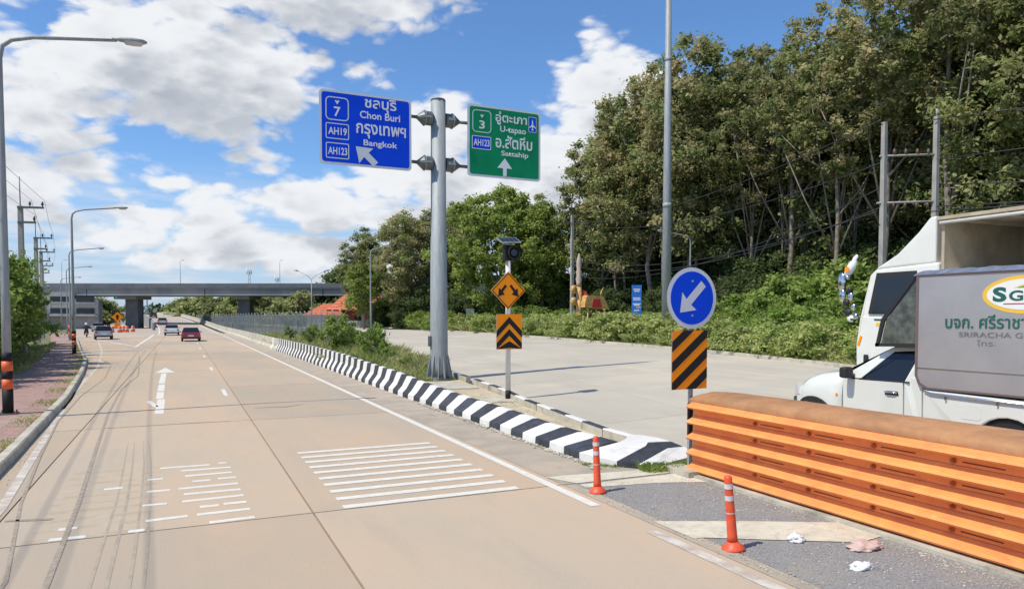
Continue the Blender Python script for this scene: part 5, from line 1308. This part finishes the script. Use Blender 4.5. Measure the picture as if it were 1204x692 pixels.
# pale slender trunks seen inside the wood
tree_kind('pole_tree', 24, 2.6, 6, 45, 90, .36, .9, M_leafF, 41, .17, multi=2)
for j in range(13):
    t = min((j + rt_.uniform(0,1)) * 9/13, 8.98); x, y = epos(t); off = rt_.uniform(-1.5, 3.5)
    plant_tree('pole_tree', x+.92*off, y+.38*off, rt_.uniform(20, 25), 'slender pale trunked tree with a small high crown at the wood edge', 'slender_tree', 'slender trees at the wood edge')
# middle trees
plant_tree('mid_green', 39.0, 87.5, 19.5, 'broad bright green tree rising behind the diamond warning sign', 'green_tree', wide=1.1)
plant_tree('mid_green', 43.5, 84.0, 17.0, 'bright green tree just right of the broad one behind the warning sign', 'green_tree', wide=.9)
plant_tree('mid_brown', 31.2, 106.5, 18.5, 'tall brownish tree left of the big sign post', 'brown_tree', wide=1.05)
plant_tree('mid_brown', 36.0, 108.0, 19.0, 'dense brownish tree directly behind the big sign post', 'brown_tree', wide=1.15)
plant_tree('wood_c', 27.6, 119.0, 17.0, 'tree at the left end of the tall group, above the house', 'brown_tree', wide=1.1)
plant_tree('wood_a', 42, 112, 22.0, 'dark tree in the gap behind the green and brown trees', 'dark_tree')
plant_tree('wood_c', 50, 98, 21.0, 'dark tree closing the gap left of the wood', 'dark_tree')
plant_tree('dark_round', 40.7, 192, 16.0, 'dark round tree on the skyline above the orange roof', 'dark_tree', wide=1.0)
plant_tree('young', 25.2, 108, 10.5, 'light leaved tree standing in front of the house roof', 'small_tree')
for x, y, h in ((33,103,7),(38,100,6.5),(43,96,7.5),(46,90,8),(47.5,86,8),(36,97,5.5),(29,112,5),(41,91,6),(30,104,4)):
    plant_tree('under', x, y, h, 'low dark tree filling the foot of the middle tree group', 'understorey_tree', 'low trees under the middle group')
# trees around and beyond the bridge
far = [(26,165,9),(29,158,9.5),(33,150,9),(22,170,8),(38,143,8),(17.5,185,9),(13,200,10),(9,214,10.5),(5,232,10),(20,205,11),(28,190,11),(36,180,10),(1,262,10),(-1,300,10),(45,160,10),(52,150,9),(15,240,12),(25,230,12),(35,215,12),(46,200,12),(-3,345,11),(6,330,12),(22,290,13),(40,260,13),(60,230,14),(60,180,12),(70,170,12),(21.0,146,8.6),(18.8,150,6.5)]
for x, y, h in far: plant_tree('far_round', x, y, h*rt_.uniform(.72,.95), 'green tree among those beyond and below the bridge', 'roadside_tree', 'trees beyond and around the bridge', wide=1.15)
for x, y, h in ((-22,190,8),(-26,196,9),(-33,215,10),(-18.5,205,8),(-40,200,9),(-29,250,11),(-24,280,10),(-20,330,9),(-34,330,12)):
    plant_tree('far_round', x, y, h*.85, 'dark tree near the shops left of the bridge pier', 'roadside_tree', 'trees by the shops', wide=1.1)
# left hedge
for i, (x, y, h) in enumerate(((-10.2,30,5.6),(-9.6,34.5,5.2),(-9.4,39,5.4),(-9.8,43.5,5.6),(-10.6,48,5.5),(-11.4,52.5,5.8),(-12.2,57,5.7),(-12.6,62,5.4),(-13.4,67,5.6),(-14.4,72,5.7),(-13.6,35,6.6),(-13.8,42,6.8),(-14.6,49,7.0),(-15.6,56,7.0),(-12.5,25,6.2),(-16.5,64,6.6),(-10.5,24,5.0))):
    plant_tree('hedge', x + .7, y, h*1.1, 'leafy green tree of the dense row behind the left pavement', 'hedge_tree', 'dense green row behind the left pavement', z=-.1)
# bushes on the right verge
VB = [(x, y, rt_.uniform(1.1, 1.8) * (1 if y < 30 else 1.35), rt_.choice(['weed', 'weed', 'tuft'])) for y in (list(np.arange(9, 46, 1.1)) + list(range(46, 130, 3))) for x in (interp(ROUT, y) + rt_.uniform(.9, 2.6), interp(ROUT, y) + rt_.uniform(2.8, 5.5), interp(ROUT, y) + rt_.uniform(5.5, 9))]
for x, y, h, k in VB + [(31.0,33.5,3.4,'bush_tall'),(32.6,31.0,4.4,'bush_tall'),(33.6,28.2,5.0,'bush_tall'),(34.5,25.0,4.4,'bush_tall'),(30.2,35.8,2.6,'bush'),(29.6,32.2,2.4,'bush'),(29.9,29.6,2.9,'bush'),(28.6,27.0,2.6,'bush'),(30.8,26.0,3.2,'bush'),(29.5,23.0,2.8,'bush'),(32.5,22.0,3.6,'bush_tall'),(27.6,24.2,2.0,'bush'),(30.5,19.5,3.2,'bush'),(35.2,35.0,3.9,'bush_tall'),(36.8,31.5,4.8,'bush_tall'),(33.0,38.0,2.8,'bush'),(34,42,2.5,'bush'),(38.5,27,5,'bush_tall'),(28.3,33.6,1.7,'bush'),(27.8,30.6,1.8,'bush'),(38,37,4,'bush_tall'),(41,41,4,'bush_tall'),(40,31,4.6,'bush_tall'),(36.5,46,2.6,'bush'),(39,54,2.6,'bush'),(41,61,2.6,'bush'),(34.5,50.5,1.9,'bush'),(40,70,3,'bush'),(38,78,3.5,'bush'),(35,84,2.6,'bush'),(33,94,3,'bush'),(31.5,100,3,'bush'),(30,90,1.9,'bush'),(27,16,2.6,'bush'),(31,14,3.5,'bush_tall'),(28,9,3,'bush')]:
    plant_tree(k, x, y, h, {'bush_tall': 'tall leafy bush high on the right verge near the wood', 'bush': 'rounded leafy bush on the right verge', 'weed': 'light green feathery weed clump in the tall verge grass', 'tuft': 'tall pale green grass tuft on the right verge'}[k], 'verge_bush', 'bushes along the right verge', cat='bush', wide=1.15)
# saplings in the median
for x, y, h in ((8.9,36,2.4),(9.6,39.5,2.1),(10.4,42.5,1.9),(8.4,44,2.9),(9.4,47,2.6),(11.2,46,1.8),(10.0,50,3.0),(8.7,33.2,1.4),(10.9,52,2.3),(8.9,55,2.2),(12,55,2.0),(9.4,60,1.9),(11.8,64,1.8),(9.2,70,1.8),(12.2,75,2.0),(8.9,30,1.0),(14.0,62,1.5)):
    plant_tree('sapling', x, y, h, 'slender young shrub growing in the planted median', 'median_shrub', 'young shrubs in the median', cat='shrub', z=.0, wide=.85)

def blades(name, n, sampler, hmin, hmax, w, m, seed, lean=.35):
    rng = np.random.default_rng(seed); P = sampler(rng, n); n = len(P)
    h = rng.uniform(hmin, hmax, n) * P[:,3]; a = rng.uniform(0, 2*np.pi, n); t = np.stack([np.cos(a), np.sin(a), np.zeros(n)], 1)
    l = rng.normal(size=(n,3))*lean; l[:,2] = 1; l = l/np.linalg.norm(l,axis=1)[:,None]*h[:,None]
    b0 = P[:,:3]; mid = b0 + l*.55 ; tip = b0 + l*1.0 + np.stack([l[:,0],l[:,1],-.15*h],1)*.5
    V = np.stack([b0 - t*w*.6, b0 + t*w*.6, (mid + t*w), tip], 1).reshape(-1,3)
    me = fast_quads(name, V, m); o = bpy.data.objects.new(name, me); COL.objects.link(o); return o
def verge_s(rng, n):
    y = 8 + (rng.random(n)**1.7)*130; xo = np.array([rout(v) for v in y]); d = rng.random(n)**1.5 * 11 + .25
    x = xo + d; z = np.minimum(.04*(x-8.8), .6) - .1
    k = np.clip(.45 + d*.35, .45, 1.25) * (0.8 + .4*np.sin(x*1.3+y*.7)*np.sin(y*.45))
    return np.stack([x, y, z, k], 1)
tag(blades('verge_grass', 90000, verge_s, .25, .85, .016, M_blade, 21, .45), 'tall green grass on the verge beyond the right road', 'grass', kind='stuff')
def median_s(rng, n):
    y = 26 + (rng.random(n)**1.4)*60; xi = np.array([rin(v) for v in y]) - .35; x0 = 6.9; x = x0 + rng.random(n)*(xi-x0)
    k = .55 + .6*(np.sin(x*2.1)*np.sin(y*.9)*.5+.5); k *= np.clip((y-25.5)/4, .25, 1)
    return np.stack([x, y, np.full(n,.02), k], 1)
tag(blades('median_grass', 30000, median_s, .3, 1.0, .022, M_blade, 22), 'green grass and weeds in the planted median', 'grass', kind='stuff')
def nose_s(rng, n):
    t = rng.random(n); y = 9.35 + rng.normal(size=n)*.09; x = 6.75 + t*.95; y = y + np.where(x < 7.1, .12, .0)
    m1 = n//4; x[:m1] = 6.1 + rng.random(m1)*.8; y[:m1] = 10.25 - (x[:m1]-6.1)*.55 + rng.normal(size=m1)*.08
    k = np.full(n, 1.0); k[:m1] = .45
    return np.stack([x, y, np.zeros(n), k], 1)
tag(blades('nose_weeds', 1700, nose_s, .05, .17, .010, M_bladeg if 0 else M_bush, 23, .6), 'weeds growing at the foot of the painted island nose', 'weeds', kind='stuff')
def pave_s(rng, n):
    y = 6 + (rng.random(n)**1.3)*70; xk = np.array([kx(v) for v in y])
    side = rng.random(n) < .3
    pl_ = np.array([interp(PAVL, v) for v in y])
    x = np.where(side, xk - .22 - rng.random(n)**2*.5, pl_ + .5 - rng.random(n)*4.5); k = np.where(side, .28*np.clip(np.sin(y*1.7)+.4,.1,1), .9)
    z = np.where(x > pl_, .12, -.1)
    return np.stack([x, y, z, k], 1)
tag(blades('pavement_grass', 26000, pave_s, .08, .38, .014, M_blade, 24, .5), 'grass fringe along the left pavement', 'grass', kind='stuff')
# debris along the base of the striped barrier
rng = np.random.default_rng(9); b = MB()
for _ in range(900):
    y = rng.uniform(9.9, 20); x = 6.23 - abs(rng.normal())*.06; s = rng.uniform(.006, .03)
    if rng.random() < .3: y = rng.uniform(11.8, 22); x = rng.uniform(7.0, 8.5)
    z = .005 if x < 6.3 else .03
    M_ = Matrix.Translation((x, y, z + s*.3)) @ Matrix.Rotation(rng.uniform(0,6), 4, 'Z') @ Matrix.Rotation(rng.uniform(0,1), 4, 'X')
    b.box(-s, s, -s*.7, s*.7, -s*.4, s*.4, M=M_)
tag(b.build('kerb_rubble', M_kerb), 'small stones and rubble along the striped barrier', 'rubble', kind='stuff')
# distant woods and hills
rng = np.random.default_rng(31); n = 260
ang = rng.uniform(R(-35), R(75), n); D = rng.uniform(520, 900, n)
C = np.stack([np.sin(ang)*D, np.cos(ang)*D, rng.uniform(2, 7.5, n)], 1)
me = fast_quads('distant_woods', leaves(rng, C, rng.uniform(9, 16, n)*1.1, 90, 5.5, squash=.42), M_wood)
o = bpy.data.objects.new('distant_woods', me); COL.objects.link(o); tag(o, 'distant line of woods on the horizon', 'woods', kind='stuff')
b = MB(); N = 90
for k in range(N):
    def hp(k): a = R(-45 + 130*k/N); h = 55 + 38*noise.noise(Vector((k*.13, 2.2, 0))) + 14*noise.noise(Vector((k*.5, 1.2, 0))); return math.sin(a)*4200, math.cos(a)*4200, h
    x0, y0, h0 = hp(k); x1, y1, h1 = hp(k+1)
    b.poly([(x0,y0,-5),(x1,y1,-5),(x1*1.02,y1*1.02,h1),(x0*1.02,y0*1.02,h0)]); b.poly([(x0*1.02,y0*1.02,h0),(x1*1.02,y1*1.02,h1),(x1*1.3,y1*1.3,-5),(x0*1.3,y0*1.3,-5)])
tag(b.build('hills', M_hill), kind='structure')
# loose grit and dead leaves on the gore and along the kerbs
rng = np.random.default_rng(17); b = MB()
for _ in range(2600):
    u_ = rng.random()
    if u_ < .45: x, y, z = rng.uniform(5.35, 7.15), rng.uniform(3.6, 9.0), -.004
    elif u_ < .75: x, y, z = 7.12 - abs(rng.normal())*.16, rng.uniform(3.0, 8.9), -.004
    elif u_ < .88: x, y, z = 5.25 + rng.normal()*.06, rng.uniform(4, 9), .0
    else:
        y = rng.uniform(9, 30); x = kx(y) + abs(rng.normal())*.12 + .03; z = .002
    s = rng.uniform(.003, .011)
    M_ = Matrix.Translation((x, y, z + s*.3)) @ Matrix.Rotation(rng.uniform(0,6), 4, 'Z') @ Matrix.Rotation(rng.uniform(0,1), 4, 'X')
    b.box(-s, s, -s*.7, s*.7, -s*.4, s*.4, M=M_)
tag(b.build('gravel', M_kerb), 'loose grit scattered over the asphalt gore and along the gutters', 'gravel', kind='stuff')
